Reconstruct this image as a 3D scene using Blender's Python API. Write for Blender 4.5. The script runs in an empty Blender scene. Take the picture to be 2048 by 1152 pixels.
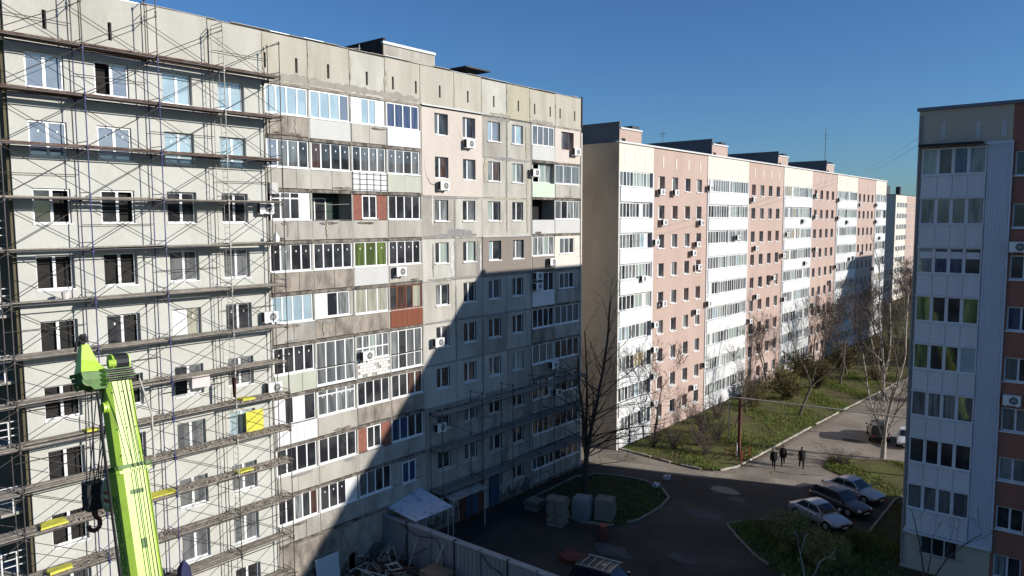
import bpy, math, random
from mathutils import Vector, Matrix, Quaternion
R = math.radians
scene = bpy.context.scene
col = scene.collection
# ------------------------------------------------------------------ camera
CAM_Z = 20.9
FPX, PITCH, ROLL, YAW = 1500.5558, 0.0896, -0.0036, -0.6917
fw = Vector((math.sin(YAW)*math.cos(PITCH), math.cos(YAW)*math.cos(PITCH), -math.sin(PITCH)))
r0 = Vector((math.cos(YAW), -math.sin(YAW), 0)); u0 = r0.cross(fw)
rr = math.cos(ROLL)*r0 + math.sin(ROLL)*u0
up = -math.sin(ROLL)*r0 + math.cos(ROLL)*u0
cd = bpy.data.cameras.new('camera'); cam = bpy.data.objects.new('camera', cd); col.objects.link(cam)
cam.matrix_world = Matrix(((rr.x, up.x, -fw.x, 0), (rr.y, up.y, -fw.y, 0), (rr.z, up.z, -fw.z, CAM_Z), (0, 0, 0, 1)))
cd.sensor_width = 36; cd.lens = FPX/2048*36; cd.clip_start = 0.1; cd.clip_end = 4000
scene.camera = cam
# ------------------------------------------------------------------ light
LDIR = Vector((-1, -.363, -.386)).normalized()
SUN_EL = math.asin(-LDIR.z); SUN_AZ = math.atan2(-LDIR.x, -LDIR.y)
w = bpy.data.worlds.new('World'); scene.world = w; w.use_nodes = True
nt = w.node_tree; bg = nt.nodes['Background']
sky = nt.nodes.new('ShaderNodeTexSky'); sky.sky_type = 'NISHITA'; sky.sun_disc = False
sky.sun_elevation = SUN_EL; sky.sun_rotation = SUN_AZ
sky.air_density = 1.0; sky.dust_density = 0.5; sky.ozone_density = 3.0; sky.altitude = 100
tint = nt.nodes.new('ShaderNodeMix'); tint.data_type = 'RGBA'; tint.blend_type = 'MULTIPLY'; tint.inputs[0].default_value = 1
tint.inputs[7].default_value = (.57, .90, 1.27, 1)
nt.links.new(sky.outputs[0], tint.inputs[6]); nt.links.new(tint.outputs[2], bg.inputs[0]); bg.inputs[1].default_value = 0.078
sl = bpy.data.lights.new('sun', 'SUN'); sl.energy = 5.0; sl.angle = R(0.5); sl.color = (1, .955, .88)
so = bpy.data.objects.new('sun', sl); col.objects.link(so)
so.rotation_euler = LDIR.to_track_quat('-Z', 'Y').to_euler(); so.location = (0, 0, 60)
scene.view_settings.view_transform = 'Standard'; scene.view_settings.look = 'None'
scene.view_settings.exposure = 0.18; scene.view_settings.gamma = 1
scene.render.engine = 'CYCLES'
# ------------------------------------------------------------------ materials
def mat(name, c, rough=.85, var=.12, scale=.8, zs=1.0, c2=None, amt=.5, s2=.25, zs2=1.0, lo=.45, hi=.7,
        bump=0.0, bscale=20, spec=.3, metal=0.0, ior=None, coat=0.0, fine=0.10):
    m = bpy.data.materials.new(name); m.use_nodes = True
    n = m.node_tree.nodes; L = m.node_tree.links; b = n['Principled BSDF']
    b.inputs['Roughness'].default_value = rough; b.inputs['Metallic'].default_value = metal
    b.inputs['Specular IOR Level'].default_value = spec
    if ior: b.inputs['IOR'].default_value = ior
    if coat: b.inputs['Coat Weight'].default_value = coat; b.inputs['Coat Roughness'].default_value = .05
    g = n.new('ShaderNodeNewGeometry')
    def noise(sc, z, det=6):
        mp = n.new('ShaderNodeMapping'); mp.inputs['Scale'].default_value = (1, 1, z)
        L.new(g.outputs['Position'], mp.inputs['Vector'])
        t = n.new('ShaderNodeTexNoise'); t.inputs['Scale'].default_value = sc; t.inputs['Detail'].default_value = det
        t.inputs['Roughness'].default_value = .62
        L.new(mp.outputs[0], t.inputs['Vector']); return t.outputs[0]
    def ramp(src, a, bb):
        r = n.new('ShaderNodeMapRange'); r.inputs[1].default_value = a; r.inputs[2].default_value = bb
        L.new(src, r.inputs[0]); return r.outputs[0]
    def mix(f, A, B):
        x = n.new('ShaderNodeMix'); x.data_type = 'RGBA'
        for i, v in ((0, f), (6, A), (7, B)):
            if hasattr(v, 'is_output'): L.new(v, x.inputs[i])
            else: x.inputs[i].default_value = v if i == 0 else (*v, 1)
        return x.outputs[2]
    dk = tuple(v*(1-var) for v in c); lt = tuple(min(1, v*(1+var)) for v in c)
    o = mix(ramp(noise(scale, zs), .3, .7), dk, lt)
    if c2:
        f = ramp(noise(s2, zs2), lo, hi)
        mm = n.new('ShaderNodeMath'); mm.operation = 'MULTIPLY'; mm.inputs[1].default_value = amt; L.new(f, mm.inputs[0])
        o = mix(mm.outputs[0], o, c2)
    if fine:
        dkk = n.new('ShaderNodeMix'); dkk.data_type = 'RGBA'; dkk.blend_type = 'MULTIPLY'; dkk.inputs[0].default_value = 1
        L.new(o, dkk.inputs[6]); L.new(mix(ramp(noise(scale*9+2, 1, 5), .3, .7), (1-fine,)*3, (1, 1, 1)), dkk.inputs[7]); o = dkk.outputs[2]
    L.new(o, b.inputs['Base Color'])
    if bump:
        bp = n.new('ShaderNodeBump'); bp.inputs['Strength'].default_value = bump; bp.inputs['Distance'].default_value = .02
        L.new(noise(bscale, 1, 4), bp.inputs['Height']); L.new(bp.outputs[0], b.inputs['Normal'])
    return m
def glassm(name, c, c2=None, stripe=0.0, ior=1.75, rough=.04):
    m = bpy.data.materials.new(name); m.use_nodes = True
    n = m.node_tree.nodes; L = m.node_tree.links; b = n['Principled BSDF']
    b.inputs['Roughness'].default_value = rough; b.inputs['IOR'].default_value = ior
    b.inputs['Base Color'].default_value = (*c, 1)
    g = n.new('ShaderNodeNewGeometry')
    if c2:
        mp = n.new('ShaderNodeMapping'); mp.inputs['Scale'].default_value = (1, 1, .12) if stripe else (1, 1, 1)
        L.new(g.outputs['Position'], mp.inputs['Vector'])
        t = n.new('ShaderNodeTexNoise'); t.inputs['Scale'].default_value = stripe or .9; t.inputs['Detail'].default_value = 2
        L.new(mp.outputs[0], t.inputs['Vector'])
        r = n.new('ShaderNodeMapRange'); r.inputs[1].default_value = .42; r.inputs[2].default_value = .58
        L.new(t.outputs[0], r.inputs[0])
        x = n.new('ShaderNodeMix'); x.data_type = 'RGBA'; x.inputs[6].default_value = (*c, 1); x.inputs[7].default_value = (*c2, 1)
        L.new(r.outputs[0], x.inputs[0]); L.new(x.outputs[2], b.inputs['Base Color'])
    t = n.new('ShaderNodeTexNoise'); t.inputs['Scale'].default_value = .7; L.new(g.outputs['Position'], t.inputs['Vector'])
    bp = n.new('ShaderNodeBump'); bp.inputs['Strength'].default_value = .12; bp.inputs['Distance'].default_value = .05
    L.new(t.outputs[0], bp.inputs['Height']); L.new(bp.outputs[0], b.inputs['Normal'])
    return m
X = {}
X['conc'] = mat('aged concrete', (.42, .395, .345), var=.15, scale=1.1, zs=.35, c2=(.25, .225, .185), amt=.75, s2=.55, zs2=.3, lo=.48, hi=.72, bump=.25)
X['concb'] = mat('smoked concrete', (.35, .325, .285), var=.17, scale=1.3, zs=.3, c2=(.22, .20, .17), amt=.7, s2=.8, zs2=.25, lo=.46, hi=.7, bump=.25)
X['concl'] = mat('pale repaired concrete', (.47, .45, .40), var=.12, scale=1.2, zs=.4, c2=(.33, .31, .27), amt=.6, s2=.7, zs2=.3, bump=.2)
X['conc2'] = mat('grey concrete', (.37, .35, .315), var=.2, scale=1.6, zs=.3, c2=(.19, .17, .145), amt=.8, s2=.9, zs2=.35, lo=.47, hi=.68, bump=.25)
X['concd'] = mat('stained concrete', (.31, .27, .225), var=.28, scale=1.9, zs=.5, c2=(.13, .11, .09), amt=.85, s2=1.2, zs2=.5, lo=.45, hi=.65, bump=.3)
X['attic'] = mat('attic concrete', (.45, .415, .35), var=.09, scale=.7, zs=.25, c2=(.30, .28, .20), amt=.75, s2=.8, zs2=.16, lo=.47, hi=.72, bump=.2)
X['atticg'] = mat('attic concrete grey', (.45, .43, .38), var=.1, scale=.7, zs=.25, c2=(.33, .32, .27), amt=.5, s2=.5, zs2=.22, lo=.5, hi=.75, bump=.2)
X['slab'] = mat('slab edge', (.22, .19, .16), var=.35, scale=3, zs=1, c2=(.07, .06, .05), amt=.9, s2=2.2, lo=.42, hi=.6, bump=.4)  # base tone lowered to put balcony recess shadows into slab edges and lintels
X['joint'] = mat('joint mastic', (.15, .135, .12), var=.25, scale=1.5)
X['plaster'] = mat('grey green plaster', (.50, .495, .455), var=.05, scale=.45, zs=.5, c2=(.43, .42, .37), amt=.55, s2=.4, zs2=.5, lo=.48, hi=.7, bump=.12)
X['pinkp'] = mat('pale pink plaster', (.56, .49, .435), var=.05, scale=.5, zs=.4, c2=(.47, .41, .36), amt=.4, s2=.8, zs2=.3, bump=.1)
X['darkp'] = mat('taupe plaster', (.235, .20, .17), var=.07, scale=.6, zs=.5, bump=.1)
X['cream'] = mat('cream plaster', (.68, .61, .53), var=.03, scale=.4, zs=.3, bump=.05)
X['terra'] = mat('salmon plaster', (.465, .345, .295), var=.06, scale=.35, zs=.3, c2=(.40, .285, .235), amt=.5, s2=.25, zs2=.3, bump=.05)
X['tan'] = mat('tan plaster', (.52, .43, .32), var=.12, scale=.25, zs=.5, c2=(.24, .20, .16), amt=.85, s2=.09, zs2=.8, lo=.45, hi=.65, bump=.05)
X['terra2'] = mat('dark terracotta plaster', (.33, .14, .095), var=.08, scale=.5, zs=.4, c2=(.22, .10, .075), amt=.6, s2=.5, zs2=.2)
X['beige2'] = mat('beige plaster', (.50, .43, .34), var=.05, scale=.4, zs=.3)
X['white'] = mat('white plastic', (.78, .78, .77), rough=.35, var=.02, spec=.5)
X['whitep'] = mat('white siding', (.66, .66, .66), rough=.5, var=.04, scale=.6, zs=.3, c2=(.52, .51, .49), amt=.45, s2=.7, zs2=.15, lo=.5, hi=.75, spec=.4)
X['cwhite'] = mat('bluish white panel', (.68, .67, .69), rough=.45, var=.05, scale=.8, zs=.25, c2=(.50, .49, .50), amt=.5, s2=.9, zs2=.12, lo=.5, hi=.75, spec=.4)
X['corr'] = mat('corrugated white sheet', (.62, .63, .69), rough=.4, var=.04, scale=.8, zs=.2, spec=.45)
X['lgrey'] = mat('light grey panel', (.52, .51, .49), rough=.7, var=.06, scale=1.2, zs=.4)
X['green'] = mat('pale green siding', (.55, .66, .50), rough=.5, var=.04)
X['greyg'] = mat('greenish grey panel', (.44, .45, .37), rough=.7, var=.08, scale=1.4, zs=.3)
X['brick'] = mat('red brick facing', (.27, .11, .08), var=.2, scale=5)
X['redb'] = mat('red brown plastic', (.20, .065, .035), rough=.45, var=.08)
X['whbrick'] = mat('white brick', (.70, .69, .66), var=.12, scale=4)
X['dark'] = mat('dark interior', (.022, .020, .019), rough=.9, var=.2)
X['slit'] = mat('dark slot', (.035, .028, .022), rough=.9, var=.2)
X['loggia'] = mat('green loggia paint', (.035, .06, .05), rough=.8, var=.3, scale=1.2)
X['roofm'] = mat('roof felt', (.07, .072, .075), var=.2)
X['metal'] = mat('galvanised metal', (.55, .56, .57), rough=.4, var=.1, metal=.6)
X['pole'] = mat('scaffold steel', (.085, .075, .072), rough=.6, var=.3, scale=4, metal=.2)
X['poleb'] = mat('scaffold blue paint', (.035, .045, .16), rough=.55, var=.4, scale=1.2, c2=(.12, .11, .12), amt=.8, s2=1.5)
X['polew'] = mat('scaffold pale paint', (.42, .40, .36), rough=.6, var=.2, scale=2)
X['plank'] = mat('wet plank', (.105, .058, .042), var=.35, scale=5, c2=(.24, .20, .17), amt=.7, s2=2.5, bump=.3)
X['plankg'] = mat('dusty plank', (.30, .265, .22), var=.3, scale=4, c2=(.16, .13, .11), amt=.7, s2=3, bump=.3)
X['yellow'] = mat('yellow insulation', (.60, .57, .08), var=.15, scale=5, bump=.3)
X['lime'] = mat('lime crane paint', (.42, .63, .065), rough=.42, var=.05, scale=1.5, c2=(.24, .30, .09), amt=.55, s2=2.6, lo=.5, hi=.75, spec=.5, coat=.15)
X['limed'] = mat('dark green grease', (.07, .16, .03), rough=.5, var=.3, scale=6)
X['black'] = mat('black rubber', (.018, .018, .02), rough=.6, var=.2)
X['steel'] = mat('cable steel', (.06, .06, .055), rough=.5, var=.3, metal=.3)
X['letter'] = mat('grey lettering', (.16, .25, .08), rough=.5, var=.1)
X['red'] = mat('red paint', (.42, .06, .035), rough=.55, var=.2)
X['rust'] = mat('rusty red steel', (.13, .048, .033), rough=.8, var=.3, scale=3)
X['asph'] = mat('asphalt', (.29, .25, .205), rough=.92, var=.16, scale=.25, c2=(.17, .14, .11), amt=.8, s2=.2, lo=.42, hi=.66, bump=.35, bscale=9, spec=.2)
X['asphd'] = mat('damp shade dark asphalt', (.055, .049, .043), rough=.85, var=.25, scale=.3, c2=(.028, .026, .024), amt=.85, s2=.16, lo=.44, hi=.6, bump=.35, bscale=9, spec=.25)
X['asph2'] = mat('worn asphalt apron', (.33, .28, .225), rough=.92, var=.2, scale=.5, c2=(.10, .085, .07), amt=.6, s2=.3, bump=.35, bscale=9, spec=.2)
X['dirt'] = mat('bare soil', (.07, .055, .04), rough=.95, var=.3, scale=.8, c2=(.05, .055, .025), amt=.8, s2=.2, bump=.5, bscale=6, spec=.1)
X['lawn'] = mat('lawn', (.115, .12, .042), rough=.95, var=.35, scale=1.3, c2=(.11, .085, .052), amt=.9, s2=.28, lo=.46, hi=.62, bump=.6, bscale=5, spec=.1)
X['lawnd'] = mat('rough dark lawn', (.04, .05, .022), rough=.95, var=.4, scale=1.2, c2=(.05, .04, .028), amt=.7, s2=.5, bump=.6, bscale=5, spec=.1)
X['leaf1'] = mat('grass blades', (.16, .225, .05), rough=.8, var=.4, scale=1.2, c2=(.19, .155, .07), amt=.7, s2=.5, spec=.1)
X['leaf2'] = mat('olive leaves', (.15, .128, .052), rough=.8, var=.4, scale=2, spec=.1)
X['leaf3'] = mat('dry yellow stems', (.22, .19, .07), rough=.8, var=.3, scale=2, spec=.1)
X['dead'] = mat('fallen leaves', (.20, .15, .09), rough=.9, var=.4, scale=5, spec=.1)
X['bark'] = mat('dark bark', (.075, .058, .047), rough=.95, var=.3, scale=5, spec=.1)
X['bark2'] = mat('grey brown bark', (.13, .105, .088), rough=.95, var=.3, scale=3, spec=.1)
X['birch'] = mat('birch bark', (.38, .345, .30), rough=.8, var=.12, scale=3, c2=(.05, .04, .035), amt=.9, s2=2.6, lo=.56, hi=.62, spec=.2)
X['kerb'] = mat('whitewashed kerb', (.46, .42, .36), var=.25, scale=2, c2=(.20, .17, .135), amt=.85, s2=.8)
X['kerbd'] = mat('grey kerb', (.22, .20, .17), var=.2, scale=2)
X['carsil'] = mat('silver car paint', (.42, .43, .47), rough=.3, var=.02, spec=.5, metal=.35, coat=.6)
X['cargrn'] = mat('dark grey car paint', (.055, .052, .05), rough=.3, var=.05, spec=.5, coat=.5)
X['carblk'] = mat('black car paint', (.02, .02, .022), rough=.3, var=.05, spec=.5, coat=.5)
X['carwht'] = mat('white car paint', (.72, .73, .74), rough=.3, var=.02, spec=.5, coat=.5)
X['carglass'] = mat('car glass', (.02, .022, .028), rough=.05, var=.1, spec=.6)
X['lamp'] = mat('lamp lens', (.6, .6, .58), rough=.15, var=.05)
X['tail'] = mat('tail lamp', (.35, .03, .02), rough=.2, var=.05)
X['coat'] = mat('black coat cloth', (.014, .013, .014), rough=.9, var=.3)
X['coat2'] = mat('dark brown coat cloth', (.028, .018, .017), rough=.9, var=.3)
X['skin'] = mat('skin', (.45, .28, .2), rough=.6, var=.05)
X['hair'] = mat('grey hair', (.22, .21, .2), rough=.8, var=.1)
X['bag'] = mat('white bag', (.7, .7, .68), rough=.6, var=.05)
X['tarp'] = mat('pale blue sheet metal', (.56, .60, .68), rough=.5, var=.08, scale=2, c2=(.16, .19, .27), amt=.8, s2=3.2, lo=.55, hi=.64)
X['fence'] = mat('grey fence panel', (.24, .245, .26), rough=.7, var=.1, scale=1, zs=.3)
X['fence2'] = mat('pale fence cap', (.34, .35, .36), rough=.7, var=.1, scale=1)
X['board'] = mat('white board', (.50, .53, .56), rough=.6, var=.05)
X['box'] = mat('wet cardboard', (.20, .15, .11), rough=.9, var=.15)
X['block'] = mat('aerated concrete block', (.21, .185, .15), var=.15, scale=3, bump=.2)
X['wrap'] = mat('plastic wrap', (.23, .24, .25), rough=.35, var=.1, scale=3, spec=.5)
X['pipe'] = mat('grey gas pipe paint', (.42, .38, .33), rough=.6, var=.15, scale=2)
X['cloth'] = mat('pale pink cloth', (.65, .58, .56), rough=.9, var=.1, scale=4)
X['navy'] = mat('navy cloth', (.03, .035, .09), rough=.9, var=.2)
X['blue'] = mat('blue painted door', (.045, .075, .13), rough=.6, var=.15)
G = {}
G['dark'] = glassm('dark window glass', (.020, .021, .024), (.05, .052, .055), ior=1.6)
G['grey'] = glassm('grey window glass', (.09, .095, .10), (.16, .165, .165), stripe=3.0, ior=1.8)
G['cur'] = glassm('curtained glass', (.24, .25, .245), (.11, .12, .12), stripe=5.0, ior=1.6)
G['curg'] = glassm('pale green curtained glass', (.33, .38, .34), (.24, .28, .25), stripe=4.0, ior=1.6)
G['film'] = glassm('sky reflection film glass', (.15, .17, .215), (.19, .21, .25), ior=2.0)  # reflected sky of the upper panes put into the film tint
G['filml'] = glassm('pale blue film glass', (.34, .44, .48), (.28, .37, .42), ior=2.0)
G['beige'] = glassm('beige curtained glass', (.36, .35, .28), (.25, .25, .20), stripe=5.0, ior=1.5)
G['green'] = glassm('green curtained glass', (.12, .16, .045), (.06, .08, .03), stripe=4.0, ior=1.5)
G['lime'] = glassm('lime curtained glass', (.27, .30, .12), (.10, .12, .05), stripe=4.0, ior=1.5)
G['brown'] = glassm('brown curtained glass', (.055, .03, .025), (.10, .06, .05), stripe=4.0, ior=1.6)
G['blue'] = glassm('blue curtained glass', (.035, .05, .11), (.07, .09, .15), stripe=4.0, ior=1.6)
G['yel'] = glassm('ochre curtained glass', (.32, .25, .12), (.24, .20, .13), stripe=3.0, ior=1.5)
# ------------------------------------------------------------------ mesh helpers
class MB:
    def __init__(s): s.v = []; s.f = []; s.m = []
    def quad(s, a, b, c, d, m=0):
        i = len(s.v); s.v += [tuple(a), tuple(b), tuple(c), tuple(d)]; s.f.append((i, i+1, i+2, i+3)); s.m.append(m)
    def poly(s, pts, m=0):
        i = len(s.v); s.v += [tuple(p) for p in pts]; s.f.append(tuple(range(i, i+len(pts)))); s.m.append(m)
    def box(s, x0, x1, y0, y1, z0, z1, m=0):
        if x0 > x1: x0, x1 = x1, x0
        if y0 > y1: y0, y1 = y1, y0
        if z0 > z1: z0, z1 = z1, z0
        i = len(s.v)
        s.v += [(x0, y0, z0), (x1, y0, z0), (x1, y1, z0), (x0, y1, z0), (x0, y0, z1), (x1, y0, z1), (x1, y1, z1), (x0, y1, z1)]
        for f in ((3, 2, 1, 0), (4, 5, 6, 7), (0, 1, 5, 4), (1, 2, 6, 5), (2, 3, 7, 6), (3, 0, 4, 7)):
            s.f.append(tuple(i+k for k in f)); s.m.append(m)
    def tube(s, p, q, r, n=6, m=0, r2=None, cap=True):
        p = Vector(p); q = Vector(q); d = q-p
        if d.length < 1e-6: return
        d.normalize(); a = d.cross(Vector((0, 0, 1)) if abs(d.z) < .9 else Vector((1, 0, 0))).normalized(); b = d.cross(a)
        if r2 is None: r2 = r
        i = len(s.v)
        for k in range(n):
            t = 2*math.pi*k/n; o = a*math.cos(t)+b*math.sin(t)
            s.v.append(tuple(p+o*r)); s.v.append(tuple(q+o*r2))
        for k in range(n):
            j = (k+1) % n; s.f.append((i+2*k, i+2*j, i+2*j+1, i+2*k+1)); s.m.append(m)
        if cap:
            s.f.append(tuple(i+2*k for k in reversed(range(n)))); s.m.append(m)
            s.f.append(tuple(i+2*k+1 for k in range(n))); s.m.append(m)
    def path(s, pts, r, n=6, m=0):
        for a, b in zip(pts, pts[1:]): s.tube(a, b, r, n, m)
    def loft(s, rings, m=0, cap=True, closed=True):
        i = len(s.v); n = len(rings[0])
        for rg in rings: s.v += [tuple(p) for p in rg]
        for a in range(len(rings)-1):
            for k in range(n if closed else n-1):
                j = (k+1) % n; s.f.append((i+a*n+k, i+a*n+j, i+(a+1)*n+j, i+(a+1)*n+k)); s.m.append(m)
        if cap:
            s.f.append(tuple(i+k for k in reversed(range(n)))); s.m.append(m)
            s.f.append(tuple(i+(len(rings)-1)*n+k for k in range(n))); s.m.append(m)
    def mesh(s, name, mats, smooth=False):
        me = bpy.data.meshes.new(name); me.from_pydata(s.v, [], s.f)
        if not isinstance(mats, (list, tuple)): mats = [mats]
        for mm in mats: me.materials.append(mm)
        if len(mats) > 1: me.polygons.foreach_set('material_index', s.m)
        if smooth: me.polygons.foreach_set('use_smooth', [True]*len(s.f))
        me.update(); return me
    def build(s, name, mats, parent=None, loc=None, smooth=False, kind=None, label=None):
        return ob(name, s.mesh(name, mats, smooth), parent, loc, kind=kind, label=label)
def ob(name, me, parent=None, loc=None, rot=None, kind=None, label=None, cat=None, group=None):
    o = bpy.data.objects.new(name, me); col.objects.link(o)
    if parent is not None: o.parent = parent
    if loc is not None: o.location = loc
    if rot is not None: o.rotation_euler = rot
    return tag(o, label, cat, group, kind)
def tag(o, label=None, cat=None, group=None, kind=None):
    if label: o['label'] = label
    if cat: o['category'] = cat
    if group: o['group'] = group
    if kind: o['kind'] = kind
    return o
def thing(name, label, cat, loc=(0, 0, 0), rz=0, group=None):
    return ob(name, None, None, loc, (0, 0, rz), label=label, cat=cat, group=group)
_cache = {}
def inst(name, key, fn, mats, parent, loc, smooth=False):
    k = (name,)+key
    if k not in _cache:
        b = MB(); fn(b); _cache[k] = b.mesh(name, mats, smooth)
    return ob(name, _cache[k], parent, loc)
def wall_grid(b, u0, u1, z0, z1, ops, v=0.0, depth=.25, m=0, mr=0):
    """front sheet at outward distance v with openings (ua,ub,za,zb) and their reveals; local y = -outward"""
    us = sorted({u0, u1, *[o[0] for o in ops], *[o[1] for o in ops]}); zs = sorted({z0, z1, *[o[2] for o in ops], *[o[3] for o in ops]})
    y = -v
    for a, c in zip(us, us[1:]):
        for d, e in zip(zs, zs[1:]):
            mu, mz = (a+c)/2, (d+e)/2
            if any(o[0] < mu < o[1] and o[2] < mz < o[3] for o in ops): continue
            b.quad((a, y, d), (c, y, d), (c, y, e), (a, y, e), m)
    yy = y+depth
    for o in ops:
        a, c, d, e = o
        b.quad((a, y, d), (a, y, e), (a, yy, e), (a, yy, d), mr); b.quad((c, y, e), (c, y, d), (c, yy, d), (c, yy, e), mr)
        b.quad((a, y, e), (c, y, e), (c, yy, e), (a, yy, e), mr); b.quad((c, y, d), (a, y, d), (a, yy, d), (c, yy, d), mr)
def panel(b, u0, u1, z0, z1, ops, v=0.0, depth=.25, edge=.05, m=0, g=.012):
    wall_grid(b, u0+g, u1-g, z0+g, z1-g, ops, v, depth, m, m)
    a, c, d, e = u0+g, u1-g, z0+g, z1-g; y = -v; yy = y+edge
    b.quad((a, y, e), (a, y, d), (a, yy, d), (a, yy, e), m); b.quad((c, y, d), (c, y, e), (c, yy, e), (c, yy, d), m)
    b.quad((a, y, e), (a, yy, e), (c, yy, e), (c, y, e), m); b.quad((a, y, d), (c, y, d), (c, yy, d), (a, yy, d), m)
def frame_mesh(b, w, h, cuts, t=.07, mw=.08, trans=None, d=.07, outer=True):
    """window frame with bottom left at origin; cuts = mullion centres; trans = transom height"""
    b.box(0, w, 0, d, 0, t); b.box(0, w, 0, d, h-t, h); b.box(0, t, 0, d, t, h-t); b.box(w-t, w, 0, d, t, h-t)
    for c in cuts: b.box(c-mw/2, c+mw/2, 0, d, t, h-t)
    if trans:
        xs = [t]+[x for c in cuts for x in (c-mw/2, c+mw/2)]+[w-t]
        for a, c in zip(xs[::2], xs[1::2]): b.box(a, c, 0, d, trans-.035, trans+.035)
def window(par, u, z, w, h, cuts, panes, y=.18, t=.07, mw=.08, trans=None, sill=True, fm='white', name='window', single=False, tape=False, sillw=.06):
    """panes: list of glass keys one per light ('' = open black, 'W' = white panel)"""
    key = (round(w, 3), round(h, 3), tuple(round(c, 3) for c in cuts), t, mw, trans, fm)
    f = inst(name, key, lambda b: frame_mesh(b, w, h, cuts, t, mw, trans), X[fm], par, (u, y, z))
    xs = [t]+[x for c in cuts for x in (c-mw/2, c+mw/2)]+[w-t]
    lights = list(zip(xs[::2], xs[1::2]))
    if single:
        b = MB(); ms = []
        for (a, c), g in zip(lights, panes):
            mm = X['whitep'] if g == 'W' else (X['dark'] if g == '' else G[g])
            if mm not in ms: ms.append(mm)
            b.quad((a, .04, t), (c, .04, t), (c, .04, h-t), (a, .04, h-t), ms.index(mm))
        b.build('pane', ms, f)
    else:
        for (a, c), g in zip(lights, panes):
            mm = X['whitep'] if g == 'W' else (X['dark'] if g == '' else G[g])
            k = round(c-a, 3); hh = round(h-2*t, 3); yy = .012 if g == 'W' else (.03 if g else .35)
            inst('pane', (k, hh, mm.name), lambda b: b.quad((0, 0, 0), (k, 0, 0), (k, 0, hh), (0, 0, hh)), mm, f, (a, yy, t))
            if tape and g not in ('', 'W'):
                inst('sticker', (1,), lambda b: b.box(-.03, .03, -.004, 0, -.05, .05), X['white'], f, (a+(c-a)*.55, yy-.004, h*.72))
    if sill:
        inst('sill', (round(w, 3), y, sillw), lambda b: b.box(-.05, w+.05, -y-.11+.02, 0.0, -sillw, -.004), X['white'], f, (0, 0, 0))
    return f
def ac_unit(par, u, z, v=.1, rnd=random.Random(5)):
    def body(b):
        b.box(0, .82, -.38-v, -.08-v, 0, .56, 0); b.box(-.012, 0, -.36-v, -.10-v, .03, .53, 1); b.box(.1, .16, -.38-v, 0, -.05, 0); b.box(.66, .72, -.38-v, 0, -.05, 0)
    def grille(b):
        c = Vector((.5, -.383-v, .28)); n = 16
        b.poly([c+Vector((math.cos(2*math.pi*k/n)*.215, 0, math.sin(2*math.pi*k/n)*.215)) for k in range(n)], 0)
        c = c+Vector((0, -.004, 0))
        for rad in (.16, .09):
            for k in range(n):
                t0 = 2*math.pi*k/n; t1 = 2*math.pi*(k+1)/n
                p = lambda r_, t: c+Vector((math.cos(t)*r_, 0, math.sin(t)*r_))
                b.quad(p(rad, t0), p(rad, t1), p(rad+.022, t1), p(rad+.022, t0), 1)
        b.box(.44, .56, -.39-v, -.386-v, .24, .32, 1)
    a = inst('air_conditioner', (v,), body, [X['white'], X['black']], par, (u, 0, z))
    inst('fan_grille', (v,), grille, [X['black'], X['lgrey']], a, (0, 0, 0))
    return a
def cable(par, pts, r=.012, name='cable', m='pole'):
    b = MB(); b.path(pts, r, 4); return b.build(name, X[m], par)
HP = math.pi/2
# ================================================================== SETTING : ground, road, lawns
def sheet(name, pts, z, m, kind='structure'):
    b = MB(); b.poly([(x, y, z) for x, y in pts]); return b.build(name, X[m], kind=kind)
sheet('ground', [(-900, -300), (900, -300), (900, 1500), (-900, 1500)], 0, 'dirt')
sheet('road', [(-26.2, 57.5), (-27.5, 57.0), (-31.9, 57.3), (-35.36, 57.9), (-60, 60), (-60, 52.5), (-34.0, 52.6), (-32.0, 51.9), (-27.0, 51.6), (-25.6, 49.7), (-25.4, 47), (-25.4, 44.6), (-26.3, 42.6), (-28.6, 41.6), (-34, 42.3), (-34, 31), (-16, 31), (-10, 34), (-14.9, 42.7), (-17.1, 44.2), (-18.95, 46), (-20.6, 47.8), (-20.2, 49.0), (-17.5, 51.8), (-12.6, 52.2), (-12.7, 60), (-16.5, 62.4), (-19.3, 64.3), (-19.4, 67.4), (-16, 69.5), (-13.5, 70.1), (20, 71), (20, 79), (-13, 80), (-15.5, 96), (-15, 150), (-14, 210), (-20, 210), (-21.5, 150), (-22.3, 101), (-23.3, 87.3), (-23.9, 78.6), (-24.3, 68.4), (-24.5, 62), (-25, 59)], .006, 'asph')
sheet('near_road', [(-60, 53.4), (-34.0, 53.2), (-33, 53.6), (-27, 55.2), (-22.5, 57.4), (-19.2, 58.3), (-17.6, 60.9), (-16.6, 62.2), (-12.7, 59.9), (-12.5, 52.3), (-17.5, 51.85), (-20.15, 49.0), (-20.55, 47.8), (-18.9, 46), (-17.05, 44.25), (-14.85, 42.7), (-9.9, 34), (-16, 31), (-34.6, 31), (-34.6, 42.3), (-33.9, 42.85), (-31.5, 42.25), (-28.6, 41.65), (-26.3, 42.6), (-25.4, 44.6), (-25.4, 47.6), (-25.7, 49.8), (-27.2, 51.35), (-29.2, 52.05), (-31.2, 51.75), (-34.1, 50.8), (-60, 50.5)], .012, 'asphd')  # darker asphalt up to the block's shadow edge, shade put into its colour
sheet('pavement', [(-35.3, 53.6), (-33, 53.9), (-27, 55.4), (-22.5, 57.6), (-19.4, 58.4), (-19.8, 59.6), (-23.0, 58.9), (-27.2, 56.6), (-33, 55.1), (-35.3, 54.8)], .018, 'asph2')
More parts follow.
